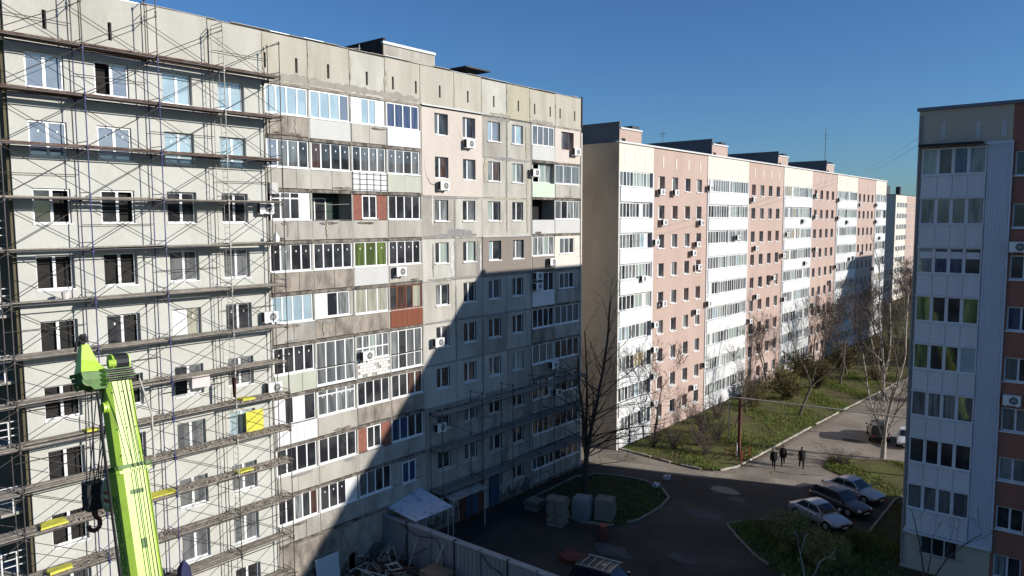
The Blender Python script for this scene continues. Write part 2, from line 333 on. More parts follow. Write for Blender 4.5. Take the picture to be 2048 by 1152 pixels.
for i, (x, y, w_, h_, m_) in enumerate([(-23.5, 54.0, 2.6, 1.6, 'asph'), (-28.5, 54.2, 1.2, .5, 'roofm'), (-22.5, 48.5, 3.2, 1.8, 'roofm'), (-21.8, 52.8, 1.6, .9, 'roofm'), (-24.5, 39.4, 3.0, 1.6, 'roofm'), (-20.5, 41.2, 2.2, 1.3, 'roofm'), (-20.5, 66.5, 2.2, 1.2, 'asph2'), (-19.5, 74.0, 2.6, 1.2, 'asphd'), (-21.8, 71.5, 1.1, .7, 'asph2'), (-19.0, 84.5, 3.0, 1.4, 'asph2')]):
    r_ = random.Random(i+70); sheet('asphalt_patch', [(x+w_/2*math.cos(t_*math.pi/6)*r_.uniform(.7, 1.15), y+h_/2*math.sin(t_*math.pi/6)*r_.uniform(.7, 1.15)) for t_ in range(12)], .0245+.001*i, m_)
b = MB(); b.tube((-22.6, 66.2, .0), (-22.6, 66.2, .030), .36, 16); b.build('manhole_cover', X['pole'], kind='structure')
b = MB(); b.path([(-24.2, 65.9, .008), (-22.3, 66.3, .008), (-20.5, 66.9, .008), (-19.5, 67.6, .008)], .05, 5); b.build('asphalt_seam', X['asphd'], kind='structure')
rc = random.Random(808)
for i in range(9):
    x, y = [(-22, 60), (-21, 68), (-20.5, 76), (-23, 50), (-24, 45), (-21, 44), (-29, 54.2), (-19, 88), (-23.5, 56)][i]; a_ = rc.uniform(0, 6.28); pts = []
    for k in range(9):
        pts.append((x, y, .0)); a_ += rc.gauss(0, .5); x += .7*math.cos(a_); y += .45*math.sin(a_)
    b = MB()
    for p, q in zip(pts, pts[1:]):
        d_ = Vector((q[0]-p[0], q[1]-p[1], 0)).normalized(); n_ = Vector((-d_.y, d_.x, 0))*rc.uniform(.02, .05)
        b.quad((p[0]-n_.x, p[1]-n_.y, .037+.0005*i), (q[0]-n_.x, q[1]-n_.y, .037+.0005*i), (q[0]+n_.x, q[1]+n_.y, .037+.0005*i), (p[0]+n_.x, p[1]+n_.y, .037+.0005*i))
    b.build('asphalt_crack', X['roofm'], kind='structure')
LAWN = [(-35.2, 58.1), (-31.9, 57.7), (-28.8, 57.3), (-27.0, 57.4), (-25.6, 58.1), (-24.9, 59.9), (-24.65, 64.1), (-24.45, 68.4), (-24.0, 78.6), (-23.5, 87.3), (-22.55, 101), (-21.7, 150), (-20.5, 210), (-47, 210), (-35.2, 150)]
sheet('lawn', LAWN, .05, 'lawn')
ISL = [(-33.9, 42.9), (-31.5, 42.3), (-28.6, 41.8), (-26.4, 42.8), (-25.57, 44.8), (-25.55, 47.6), (-25.9, 49.7), (-27.3, 51.2), (-29.2, 51.9), (-31.2, 51.6), (-33.2, 50.9), (-34.1, 49.2)]
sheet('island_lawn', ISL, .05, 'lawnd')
RG = [(-19.3, 64.5), (-19.4, 67.5), (-16.1, 69.6), (-13.5, 70.0), (-4, 70.3), (-4, 63.5), (-12.2, 62.3), (-12.7, 60.2), (-14.6, 60.6), (-16.6, 62.6)]
sheet('corner_lawn', RG, .04, 'lawn')
LR = [(-20.5, 47.8), (-18.95, 46.1), (-17.1, 44.3), (-14.9, 42.9), (-9, 36), (-2, 36), (-6, 47.5), (-10.0, 48.2), (-10.6, 60), (-12.3, 59.6), (-12.6, 52.2), (-17.4, 51.6), (-19.9, 49.0)]
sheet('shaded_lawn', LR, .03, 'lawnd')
def kerb(pts, label, m, step=1.1, h=.13, wd=.16, gap=.03, seed=1):
    rnd = random.Random(seed)
    k = ob('kerb', None, None, (pts[0][0], pts[0][1], 0), kind='structure', label=label)
    off = Vector((pts[0][0], pts[0][1], 0)); n = 0
    rest = MB()
    for p, q in zip(pts, pts[1:]):
        p = Vector((*p, 0)); q = Vector((*q, 0)); d = q-p; L = d.length; c = max(1, round(L/step)); d /= L; s = L/c
        ang = math.atan2(d.y, d.x)
        for i in range(c):
            mid = p+d*(s*(i+.5))-off
            if rnd.random() < .07: continue
            key = (round(s, 2), h, wd, m); ss = round(s, 2)
            if n < 90:
                o = inst('kerb_stone', key, lambda b: b.box(-ss/2+gap/2, ss/2-gap/2, -wd/2, wd/2, -.1, h), X[m], k, mid+Vector((0, 0, rnd.uniform(-.025, .012))))
                o.rotation_euler = (0, 0, ang+rnd.uniform(-.015, .015)); n += 1
            else:
                a = mid-d*(ss/2-gap/2); b_ = mid+d*(ss/2-gap/2); nn = Vector((-d.y, d.x, 0))*wd/2
                rest.loft([[a-nn, a+nn, a+nn+Vector((0, 0, h)), a-nn+Vector((0, 0, h))], [b_-nn, b_+nn, b_+nn+Vector((0, 0, h)), b_-nn+Vector((0, 0, h))]])
    if rest.v: rest.build('kerb_stones', X[m], k, kind='stuff')
    return k
kerb([(-35.3, 58.0)] + LAWN[1:12], 'whitewashed kerb along the lawn of the pink block', 'kerb')
kerb(ISL+[ISL[0]], 'grey kerb around the shaded lawn island', 'kerbd', seed=2)
kerb([LR[11], LR[12], LR[0], LR[1], LR[2], LR[3], LR[4]], 'grey kerb bordering the dark lower lawn', 'kerbd', seed=3)
kerb([RG[6], RG[7], (-12.6, 52.4)], 'grey kerb in front of the parked cars', 'kerbd', seed=4)
kerb([RG[1], RG[2], RG[3], RG[4]], 'low kerb on the far side of the corner lawn', 'kerbd', seed=5, h=.1)

# ================================================================== BUILDING A : grey panel block under repair
FX = -35.3
zf = lambda f: .25+2.8*f
A = thing('apartment_building', 'long grey concrete panel block with patchwork of glazed balconies, scaffolding on its left half', 'apartment building', (FX, 0, 0), HP)
rnd = random.Random(11)
# core box (roof, end walls, back)
b = MB(); b.box(10.75, 51.5, .06, 13, 0, 30.2); 
b.v = [v for v in b.v]; core = b
# leave the loggia bay open: build core as pieces
core = MB()
for a, c, d0 in ((10.8, 22.35, .29), (22.35, 33.5, 1.25), (33.5, 44.9, .29), (44.9, 51.45, 1.25)): core.box(a, c, d0, 12.5, -.5, 28.2)
core.box(10.8, 51.45, .3, 12.5, 28.2, 30.1)
core.build('wall', X['dark'], A)
b = MB(); b.box(10.76, 51.5, .28, 12.6, 30.1, 30.35); b.build('roof', X['roofm'], A)
# end walls
b = MB(); b.box(51.5, 51.62, -.03, 12.6, 0, 28.0); b.box(51.5, 51.55, .0, 12.6, 28.0, 30.7); b.build('end_wall', X['cream'], A)
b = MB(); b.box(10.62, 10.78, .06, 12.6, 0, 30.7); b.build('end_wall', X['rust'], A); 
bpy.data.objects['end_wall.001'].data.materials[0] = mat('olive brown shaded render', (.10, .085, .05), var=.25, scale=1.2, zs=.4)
# attic panels
seams = [10.75, 13.6, 16.5, 19.4, 22.35, 25.16, 28.0, 30.65, 33.55, 36.63, 39.35, 42.05, 44.75, 47.95, 51.5]
slits = [12.26, 14.85, 22.52, 24.45, 26.53, 29.28, 31.3, 33.2, 35.31, 37.98, 40.66, 43.4, 45.35, 47.3, 48.6, 50.6]
olive = mat('olive stained concrete', (.40, .37, .275), var=.08, scale=.8, zs=.25, c2=(.30, .29, .2), amt=.5, s2=.7, zs2=.3)
for i, (a, c) in enumerate(zip(seams, seams[1:])):
    b = MB(); top = 30.72+rnd.uniform(-.05, .05)
    panel(b, a, c, 28.23, top, [(s-.08, s+.08, 28.87, 29.65) for s in slits if a+.12 < s < c-.12], v=.06 if i < 4 else .02, depth=.2, edge=.35, g=.022)
    b.build('attic_panel', X['atticg'] if i < 4 else (olive if i == 11 else X[['attic', 'attic', 'concl', 'attic'][i % 4]]), A)
b = MB(); b.box(10.8, 51.4, .17, .29, 28.2, 30.3); b.build('slot_backing', X['slit'], A)
b = MB()
x = 10.8
while x < 51.4:
    n = min(51.45, x+rnd.uniform(.8, 2.2)); h = 30.75+rnd.uniform(-.03, .05); b.box(x, n-.02, -.05-rnd.uniform(0, .04), .4, h, h+.025, rnd.choice([0, 1, 1])); x = n
b.build('parapet_flashing', [X['metal'], X['atticg']], A)
# --- left plastered section with 4 window columns
D = [(11.45, 12.88), (14.13, 15.55), (17.1, 18.5), (19.86, 21.25)]
ops = []
for f in range(0, 10):
    for a, c in D: ops.append((a-.02, c+.02, zf(f)+.98, zf(f)+2.47))
b = MB(); wall_grid(b, 10.75, 22.35, 0, 28.23, ops, v=.05, depth=.27); b.quad((22.35, -.05, 0), (22.35, .3, 0), (22.35, .3, 28.23), (22.35, -.05, 28.23)); b.quad((10.75, .3, 0), (10.75, -.05, 0), (10.75, -.05, 28.23), (10.75, .3, 28.23))
b.build('plaster_wall', X['plaster'], A)
DW = {9: ['film film', ' film', 'filml filml', 'filml filml'], 8: ['film film', 'film film', 'filml filml', 'filml filml'],
      7: ['dark ', 'dark ', 'dark dark', 'dark dark'], 6: [' ', ' ', 'grey grey', 'grey grey'], 5: [' ', 'dark ', 'W beige', 'dark dark'],
      4: [' ', ' ', 'dark grey', 'grey grey'], 3: [' ', ' ', 'grey grey', 'filml filml'], 2: [' ', ' ', 'grey grey', 'grey grey'], 1: ['dark dark', ' ', 'grey grey', 'cur grey'], 0: ['dark dark', 'dark dark', 'dark dark', 'dark dark']}
for f in range(0, 10):
    for j, (a, c) in enumerate(D):
        pn = DW[f][j].split(' ')
        window(A, a, zf(f)+1.0, c-a, 1.45, [(c-a)*.5 if j < 2 else (c-a)*.52], pn, y=.04 if j < 2 and f >= 7 else .14, mw=.12, t=.06, tape=f in (5, 8))
# --- balcony section K
K = [22.4, 25.16, 28.0, 30.68, 33.5]
def glaz(u0, u1, f, n, panes, h=1.5, z=1.14, cuts=None, trans=None, fm='white', y=.02, mw=.085, t=.075, tape=False, w0=None):
    w_ = u1-u0
    cs = cuts if cuts is not None else [w_*(i+1)/n for i in range(n-1)]
    return window(A, u0, zf(f)+z, w_, h, cs, panes, y=y, t=t, mw=mw, trans=trans, fm=fm, tape=tape, sillw=.05)
def para(u0, u1, f, m, z0=.03, z1=1.1, v=.05, th=.1, g=.02):
    b = MB(); b.box(u0+g, u1-g, -v, th-v, zf(f)+z0, zf(f)+z1)
    if m in ('green', 'whitep', 'redb') :
        n = 6 if m == 'green' else 0
        for i in range(n): b.box(u0+g, u1-g, -v-.012, -v, zf(f)+z0+(z1-z0)*i/n+.01, zf(f)+z0+(z1-z0)*(i+1)/n-.015)
        if m != 'green':
            k = max(2, round((u1-u0)/.45))
            for i in range(k): b.box(u0+g+(u1-u0-2*g)*i/k+.01, u0+g+(u1-u0-2*g)*(i+1)/k-.01, -v-.01, -v, zf(f)+z0, zf(f)+z1)
    elif m in ('conc', 'conc2', 'concd', 'greyg'):
        k = rnd.choice([1, 2, 2, 3]); b = MB()
        for i in range(k):
            dv = rnd.uniform(0, .025); b.box(u0+(u1-u0)*i/k+.012, u0+(u1-u0)*(i+1)/k-.012, -v-dv, th-v, zf(f)+z0+rnd.uniform(0, .02), zf(f)+z1-rnd.uniform(0, .04))
        b.box(u0+g, u1-g, -v+.03, th-v+.02, zf(f)+z0, zf(f)+z1-.05)
    return b.build('parapet', X[m], A)
KG = {
 9: [(4, 'filml filml filml filml', 'concd'), (4, 'filml filml filml film', 'lgrey'), ('w2w', '', 'conc'), (4, 'blue blue blue blue', 'whitep')],
 8: [(4, 'film grey grey dark', 'conc'), (4, 'brown dark dark dark', 'conc'), (4, 'dark grey grey grey', 'bars'), (4, 'grey grey dark grey', 'greyg')],
 7: [('t3w', '', 'conc2'), ('open', '', 'conc2'), ('brick2', '', 'conc'), (4, 'dark dark dark dark', 'conc')],
 6: [(4, 'dark cur dark dark', 'concd'), (4, 'dark dark dark dark', 'concd'), (3, 'green green green', 'lgrey'), (4, 'dark dark dark dark', 'conc')],
 5: [(4, 'filml filml filml filml', 'conc2'), ('mix5', '', 'concd'), (3, 'beige beige beige', 'concd'), ('red5', '', 'redb')],
 4: [(4, 'dark dark dark dark', 'greyg'), ('tall', 'grey grey grey cur', ''), ('grid4', '', 'whbrick'), ('tall', 'cur dark grey grey', '')],
 3: [('mix3', '', 'whitep'), ('t4', 'grey grey cur cur', 'conc'), (4, 'dark dark dark dark', 'concd'), (4, 'dark dark brown brown', 'concd')],
 2: [(4, 'dark dark dark dark', 'conc'), (4, 'dark dark dark dark', 'conc'), ('brick2', '', 'conc2'), (4, 'blue blue dark dark', 'conc2')],
 1: [(5, 'dark dark cur dark brown', 'conc2'), ('3w', '', 'conc2'), (4, 'grey grey dark dark', 'conc2'), ('small', '', 'conc2')]}
b0 = MB()
for f in range(1, 10):
    for j in range(4):
        a, c = K[j]+.03, K[j+1]-.03
        t_, ps, pm = KG[f][j]
        b = MB(); jut = rnd.uniform(.06, .13); b.box(K[j]+.01, K[j+1]-.01, -jut, 1.25, zf(f)-.17, zf(f)+.0); b.build('slab', X['slab'], A)
        b = MB(); b.box(K[j]+.01, K[j+1]-.01, -.02-rnd.uniform(0, .05), .2, zf(f)+2.655, zf(f)+2.79); b.build('lintel', X['concd'] if f % 3 == 0 else X['slab'], A)
        if pm == 'bars':
            para(a, c, f, 'whitep')
            b = MB()
            for i in range(4): b.box(a, c, -.10, -.075, zf(f)+.1+.3*i, zf(f)+.125+.3*i)
            for i in range(6): b.box(a+(c-a)*i/5-.012, a+(c-a)*i/5+.012, -.125, -.10, zf(f)+.05, zf(f)+1.12)
            b.build('railing', X['pole'], A)
        elif pm == 'whbrick':
            P_ = para(a, c, f, 'conc2', v=.02)
            for r_ in range(5):
                nb = 7
                for q in range(nb):
                    if rnd.random() < .12: continue
                    w_ = (c-a-.1)/nb; x0 = a+.05+q*w_+(w_/2 if r_ % 2 else 0)
                    if x0+w_ > c: continue
                    inst('brick', (round(w_, 3),), lambda b: b.box(.01, w_-.01, -.05, .03, 0, .16), X['whbrick'], P_, (x0, -.02-rnd.uniform(0, .02), zf(f)+.1+r_*.19))
        elif pm: para(a, c, f, pm, v=.05 if pm not in ('whitep', 'redb') else .09)
        b = MB(); b.box(K[j]+.03, K[j+1]-.03, -.012, .14, zf(f)+1.085, zf(f)+1.135); b.build('sill_shadow', X['dark'] if (f+j) % 2 else X['slab'], A)  # dark strip painted in for the recess shadow between parapet and glazing
        if j: b0.box(K[j]-.06, K[j]+.06, -.03-.01*(f % 3), 1.25, zf(f), zf(f)+2.62)
        if isinstance(t_, int):
            glaz(a+.05, c-.04, f, t_, ps.split(' '), tape=f in (8, 6, 4))
        elif t_ == 'w2w': glaz(a, c, f, 0, ['W', 'filml', 'filml', 'W'], cuts=[.78, 1.35, 1.9])
        elif t_ == 't3w': glaz(a+.2, c-.05, f, 0, ['dark', 'grey', 'dark', 'W'], cuts=[.6, 1.2, 1.78], trans=1.15)
        elif t_ == 'open':
            b = MB(); b.box(a, c, .02, .08, zf(f)+1.1, zf(f)+1.14); b.quad((a, 1.2, zf(f)), (c, 1.2, zf(f)), (c, 1.2, zf(f)+2.6), (a, 1.2, zf(f)+2.6)); b.build('open_loggia', X['loggia'], A)
            window(A, a+.3, zf(f)+.3, 1.5, 2.1, [.7], ['dark', 'dark'], y=1.12, sill=False)
            cable(A, [(a, .1, zf(f)+2.1), (a+1.3, .12, zf(f)+1.98), (c, .1, zf(f)+2.05)], .012, 'washing_line', 'polew')
        elif t_ == 'brick2':
            b = MB(); wall_grid(b, a, c, zf(f)+1.1, zf(f)+2.66, [(a+.7, a+1.85, zf(f)+1.2, zf(f)+2.6)], v=0, depth=.1); w_ = b.build('brick_infill', X['brick'], A)
            nb = MB()
            for r_ in range(20):
                for x0, x1 in ((a+.01, a+.69), (a+1.87, c-.01)):
                    q = x0+(.12 if r_ % 2 else 0)
                    while q < x1-.05: nb.box(q, min(q+.23, x1), -.012, 0, zf(f)+1.11+r_*.077, zf(f)+1.172+r_*.077); q += .245
            nb.build('bricks', X['brick'], w_, kind='stuff')
            glaz(a+.72, a+1.83, f, 2, ['dark', 'dark'], h=1.38, z=1.2)
        elif t_ == 'mix5': glaz(a+.02, c-.3, f, 0, ['W', 'dark', 'cur'], cuts=[.85, 1.6], h=1.42, z=1.2); para(c-.28, c, f, 'conc', z0=1.12, z1=2.62, v=.0)
        elif t_ == 'red5': glaz(a+.02, c-.02, f, 0, ['dark', 'brown', 'dark', 'beige'], cuts=[.62, 1.4, 1.95], h=1.5, fm='redb', z=1.12)
        elif t_ == 'tall':
            w_ = c-a-.06; glaz(a+.03, c-.03, f, 4, ps.split(' '), h=2.5, z=.12, trans=.95)
        elif t_ == 'grid4': glaz(a+.02, c-.02, f, 5, 'grey cur curg cur grey'.split(' '), h=1.5, trans=.7)
        elif t_ == 't4': glaz(a+.05, c-.05, f, 4, ps.split(' '), h=1.5, trans=1.18, tape=True)
        elif t_ == 'mix3': glaz(a+.02, c-.02, f, 0, ['W', 'dark', 'W', 'dark'], cuts=[.65, 1.2, 1.9], h=1.55, z=1.1)
        elif t_ == '3w': glaz(a+.05, c-.05, f, 0, ['dark', 'dark', 'dark', 'W'], cuts=[.65, 1.25, 1.85], tape=True)
        elif t_ == 'small':
            b = MB(); wall_grid(b, a, c, zf(f)+1.1, zf(f)+2.66, [(a+.75, a+2.05, zf(f)+1.0, zf(f)+2.5)], v=.01, depth=.1); b.build('infill', X['conc2'], A)
            glaz(a+.8, a+2.0, f, 2, ['blue', 'blue'], h=1.4, z=1.05, y=-.02, trans=None)
b0.build('partition', X['conc2'], A)
b = MB(); wall_grid(b, 22.35, 33.55, 0, zf(1)-.17, [], v=.0, depth=.3); b.build('basement_wall', X['concd'], A)
b = MB(); b.box(22.3, 22.42, -.05, 1.2, 0, 28.2); b.box(33.46, 33.58, -.04, 1.2, 0, 28.2); b.build('pier', X['conc2'], A)
# --- panel section c
CS = [33.6, 36.63, 39.35, 42.05, 44.9]
CW = [(34.75, 36.0), (37.4, 38.66), (40.02, 41.35), (42.68, 43.96)]
CP = {9: ['cur dark', 'grey dark', 'filml film', 'film filml'], 8: ['dark brown', 'dark grey', 'cur brown', 'curg cur'], 7: ['grey cur', 'dark grey', 'curg dark', 'dark dark'],
      6: ['dark curg', 'dark curg', 'filml dark', 'grey grey'], 5: ['cur dark', 'dark dark', 'grey grey', 'grey dark'], 4: ['dark grey', 'dark dark', 'dark dark', 'dark dark'],
      3: ['dark dark', 'dark dark', 'grey grey', 'cur curg'], 2: ['dark dark', 'grey grey', 'dark dark', 'dark dark'], 1: ['dark dark', 'grey grey', 'grey dark', 'dark dark'], 0: ['dark dark', 'dark dark', 'dark dark', 'dark dark']}
b = MB(); b.box(33.55, 44.92, .05, .1, 0, 28.23); backing = b
b = MB()
bo = [(a, c, zf(f)+1.0, zf(f)+2.45) for f in range(10) for a, c in CW]
wall_grid(b, 33.55, 44.92, 0, 28.23, bo, v=-.045, depth=.05); b.build('joint_backing', X['joint'], A)
for f in range(0, 10):
    for j in range(4):
        a, c = CS[j], CS[j+1]; wa, wc = CW[j]
        wo = (wa, wc, zf(f)+1.05, zf(f)+2.42)
        m = X['pinkp'] if (j < 2 and f >= 8) else X['darkp'] if (j >= 2 and f == 6) else (X[rnd.choice(['conc', 'conc', 'concb', 'concl'])] if f > 2 else X[rnd.choice(['conc2', 'concb'])])
        b = MB(); flush = (j < 2 and f >= 8) or (j >= 2 and f == 6)
        z0 = zf(f)-.12 if f else 0; z1 = zf(f)+2.68
        if flush: 
            panel(b, a, c, z0, z1, [wo], v=.06, depth=.3, edge=.1, g=.0)
        else: panel(b, a, c, z0, z1, [wo], v=0, depth=.24, edge=.045, g=.016)
        b.build('wall_panel', m, A)
        window(A, wa, zf(f)+1.05, wc-wa, 1.37, [(wc-wa)*(.47 if f % 3 else .42)], CP[f][j].split(' '), y=.13, mw=.11, t=.055, sill=True, sillw=.07)
for (u0_, u1_, z_) in ((33.6, 39.4, 28.27), (39.36, 44.95, zf(7)-.10), (33.6, 38.6, zf(3)-.08)):
    b = MB(); b.box(u0_, u1_, -.13, 0.0, z_-.03, z_+.03); b.build('drip_flashing', X['metal'], A)
# --- right balcony section R
RB = [44.98, 47.9, 51.42]
RG_ = {9: [(4, 'grey grey grey grey', 'lgrey'), ('in', 'cur dark dark', '')], 8: [('half', '', 'green'), (3, 'grey grey grey', 'conc')], 7: [('open', '', 'lgrey'), (4, 'grey dark cur cur', 'lgrey')],
       6: [(4, 'cur cur curg cur', 'darkp'), ('mid', '', 'cream')], 5: [(4, 'dark dark dark dark', 'cwhite'), ('midw', '', 'conc2')], 4: [(4, 'dark dark dark dark', 'concd'), (4, 'grey grey grey grey', 'conc2')],
       3: [(3, 'cur grey cur', 'concd'), (4, 'dark dark dark dark', 'concd')], 2: [('mixw', '', 'conc2'), (4, 'grey dark grey dark', 'conc2')], 1: [(4, 'dark dark dark grey', 'conc2'), (4, 'dark dark dark dark', 'conc2')],
       0: [(5, 'blue dark dark grey brown', 'conc2'), (4, 'dark brown dark brown', 'conc2')]}
b0 = MB()
for f in range(0, 10):
    for j in range(2):
        a, c = RB[j]+.03, RB[j+1]-.03
        t_, ps, pm = RG_[f][j]
        b = MB(); b.box(RB[j]+.01, RB[j+1]-.01, -.08, 1.25, zf(f)-.16, zf(f)); b.build('slab', X['slab'], A)
        b = MB(); b.box(RB[j]+.01, RB[j+1]-.01, -.03, .2, zf(f)+2.655, zf(f)+2.79); b.build('lintel', X['concd'], A)
        if pm: para(a, c, f, pm if pm in X else 'conc', v=.05)
        if j: b0.box(RB[j]-.06, RB[j]+.06, -.03, 1.25, zf(f), zf(f)+2.62)
        if isinstance(t_, int): glaz(a+.05, c-.04, f, t_, ps.split(' '), tape=False)
        elif t_ == 'in':
            b = MB(); wall_grid(b, a, c, zf(f), zf(f)+2.66, [(a+.85, a+2.55, zf(f)+1.05, zf(f)+2.45)], v=.02, depth=.25); b.build('infill', X['pinkp'], A)
            window(A, a+.88, zf(f)+1.08, 1.64, 1.35, [.55, 1.1], ps.split(' '), y=.15, fm='redb', t=.05, mw=.05, sill=False)
        elif t_ == 'half': window(A, a+.45, zf(f)+1.14, 2.35, 1.5, [.8, 1.6], ['', 'curg', 'cur'], y=.3, sill=False)
        elif t_ == 'open':
            b = MB(); b.quad((a, 1.2, zf(f)), (c, 1.2, zf(f)), (c, 1.2, zf(f)+2.6), (a, 1.2, zf(f)+2.6)); b.build('open_loggia', X['dark'], A)
        elif t_ in ('mid', 'midw'):
            b = MB(); wall_grid(b, a, c, zf(f)+1.1, zf(f)+2.66, [(a+.6, a+2.7, zf(f)+1.15, zf(f)+2.5)], v=.01, depth=.1); b.build('infill', X['cream'] if t_ == 'mid' else X['conc2'], A)
            glaz(a+.64, a+2.66, f, 3, ['grey', 'grey', 'dark'], h=1.3, z=1.18)
        elif t_ == 'mixw': glaz(a+.04, c-.03, f, 0, ['dark', 'grey', 'dark', 'W'], cuts=[.7, 1.35, 2.1])
b0.box(51.40, 51.5, -.04, 1.2, 0, 28.2); b0.box(44.9, 44.98, -.04, 1.2, 0, 28.2)
b0.build('partition', X['conc2'], A)
b = MB(); b.box(51.47, 51.6, -.10, -.0, 10.5 if False else 0.2, 28.0); b.build('corner_strip', X['cream'], A)
b = MB(); b.box(51.5, 51.62, -.10, 0, 28.4, 30.9); b.build('flashing', X['black'], A)
def patch(u, z, w_, h_, m, v=.004, seed=0, name='mastic_patch'):
    v = v+.0013*(seed % 26)
    r_ = random.Random(seed); up_ = []; dn = []; n_ = max(5, int(max(w_, h_)/.22)); b = MB(); t0 = []
    for i in range(n_+1):
        k = i/n_
        e = (.35+.65*math.sin(math.pi*min(1, max(0, k*1.0)))**.5)*r_.uniform(.45, 1.0)
        o_ = r_.uniform(-.25, .25)
        if w_ >= h_: t0.append(((u+w_*k, -v, z+h_*(.5+o_*.4-e/2)), (u+w_*k, -v, z+h_*(.5+o_*.4+e/2))))
        else: t0.append(((u+w_*(.5+o_*.4+e/2), -v, z+h_*k), (u+w_*(.5+o_*.4-e/2), -v, z+h_*k)))
    for p, q in zip(t0, t0[1:]): b.quad(p[0], q[0], q[1], p[1])
    return b.build(name, m, A)
mg = mat('grey mastic smear', (.25, .24, .23), var=.2, scale=4); mw_ = mat('pale mastic smear', (.55, .53, .50), var=.15, scale=4); mb_ = mat('water stain', (.38, .345, .27), var=.2, scale=3)
for i, (u, z, w_, h_, m_) in enumerate([(40.5, 25.15, 2.6, .32, mg), (43.0, 25.2, 1.7, .22, mg), (41.9, 27.9, .5, .35, mg), (40.2, 27.95, 1.9, .3, mg), (34.6, 19.75, 4.2, .35, mg), (35.9, 19.85, 2.4, .55, mg), (33.7, 19.7, 1.3, .3, mg),
        (34.38, 20.6, .30, 2.0, mw_), (34.42, 17.2, .22, 2.2, mg), (36.1, 17.1, .4, 2.2, mw_), (38.75, 17.2, .35, 2.3, mg), (39.05, 17.4, .2, 1.9, mw_), (36.5, 16.9, .25, 5.4, mg), (34.0, 16.95, 5.2, .2, mg), (41.95, 20.0, .2, 5.5, mg), (42.0, 25.0, .22, 2.9, mg),
        (39.5, 22.4, 5.2, .16, mb_), (33.7, 22.35, 5.4, .14, mg), (39.5, 23.5, .5, 1.9, mb_), (44.3, 20.0, .4, 4.5, mb_), (44.2, 25.5, .35, 2.4, mb_), (33.7, 14.1, 5.5, .2, mg), (36.55, 11.5, .18, 5.0, mg), (39.4, 14.1, 5.3, .18, mg), (39.2, 8.6, .3, 5.2, mg), (33.7, 11.3, 11, .15, mg)]):
    patch(u, z, w_, h_, m_, v=.006 if not (u < 39.4 and z > 22.6) else .066, seed=i)
mgl = mat('grey damp band', (.31, .285, .245), var=.2, scale=2, zs=.6)
for i, (u, w_) in enumerate(((22.5, 4.4), (26.6, 3.6), (29.9, 3.7), (40.2, 2.3), (44.8, 2.9))): patch(u, 28.24, w_, .55 if i < 3 else .3, mgl, v=.03, seed=i, name='water_stain')
for i in range(14):
    u = seams[4+i % 10]+rnd.uniform(-.15, .02); patch(u, 28.3+rnd.uniform(0, .8), rnd.uniform(.12, .25), rnd.uniform(.9, 1.6), mb_, v=.03, seed=6+i, name='water_stain')
rg = random.Random(404)
for i in range(46):
    f = rg.randint(1, 9); j = rg.choice([0, 1, 2, 3, 4, 5])
    if j < 4: u0_, u1_ = K[j], K[j+1]; pm_ = KG[f][j][2]
    else: u0_, u1_ = RB[j-4], RB[j-3]; pm_ = RG_[f][j-4][1]; pm_ = RG_[f][j-4][2]
    if pm_ not in ('conc', 'conc2', 'concd', 'lgrey', 'greyg'): continue
    w_ = rg.uniform(.5, 1.6); u_ = rg.uniform(u0_+.05, max(u0_+.06, u1_-w_-.05))
    if rg.random() < .6: patch(u_, zf(f)+rg.choice([.85, .03]), w_, .2, mg if rg.random() < .5 else X['slab'], v=.082, seed=i, name='grime')
    else: patch(u_, zf(f)+.2, rg.uniform(.12, .3), .75, mb_ if rg.random() < .5 else mgl, v=.082, seed=i, name='grime')
# air conditioners on block A
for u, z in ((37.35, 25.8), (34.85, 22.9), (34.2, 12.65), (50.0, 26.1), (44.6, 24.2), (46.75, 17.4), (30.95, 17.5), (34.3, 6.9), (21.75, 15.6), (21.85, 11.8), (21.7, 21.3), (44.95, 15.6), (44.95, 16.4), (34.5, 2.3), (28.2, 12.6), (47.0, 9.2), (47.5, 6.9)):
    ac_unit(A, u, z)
cable(A, [(36.9, -.05, 27.2), (37.15, -.06, 26.5), (37.6, -.05, 26.2)]); cable(A, [(33.75, -.05, 25.4), (33.9, -.06, 23.9), (34.3, -.1, 23.3), (34.9, -.1, 23.2)])
cable(A, [(44.0, -.05, 15.0), (44.4, -.06, 12.0), (44.9, -.06, 9.4)])
# vent shaft block on roof
b = MB(); b.box(0, 4.5, 0, 7.5, 0, 1.7); rh = b.build('roof_house', X['conc'], A, (32.0, 1.6, 30.35))
b = MB(); b.box(-.1, 4.5, -.1, .1, 1.62, 1.78); b.build('roof_edge', X['whitep'], rh)
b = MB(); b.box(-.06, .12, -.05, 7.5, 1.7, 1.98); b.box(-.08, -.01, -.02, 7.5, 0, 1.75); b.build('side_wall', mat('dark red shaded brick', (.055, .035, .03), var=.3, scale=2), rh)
b = MB(); b.box(4.3, 4.5, 1.2, 7.5, 1.7, 2.1); b.build('side_wall', X['roofm'], rh)
b = MB(); b.box(0, 2.6, 0, 2.6, 1.35, 1.45); b.box(.8, 1.1, .8, 1.1, 0, 1.35); b.box(1.6, 1.9, 1.6, 1.9, 0, 1.35); b.build('vent_cap', X['roofm'], A, (39.6, 1.6, 30.35))
b = MB(); b.tube((0, 0, 0), (0, 0, 1.2), .03, 5); b.tube((-.9, 0, .8), (.1, 0, 1.0), .02, 4); b.tube((-.9, 0, 0), (-.9, 0, .8), .02, 4); b.build('roof_railing', X['polew'], A, (30.0, 1.5, 30.35))
# roof wooden boards by the scaffold top, junction boxes, lines of stains
b = MB(); b.box(0, .45, -.25, -.05, 0, .6); b.build('meter_box', X['lgrey'], A, (22.5, 0, 22.35))
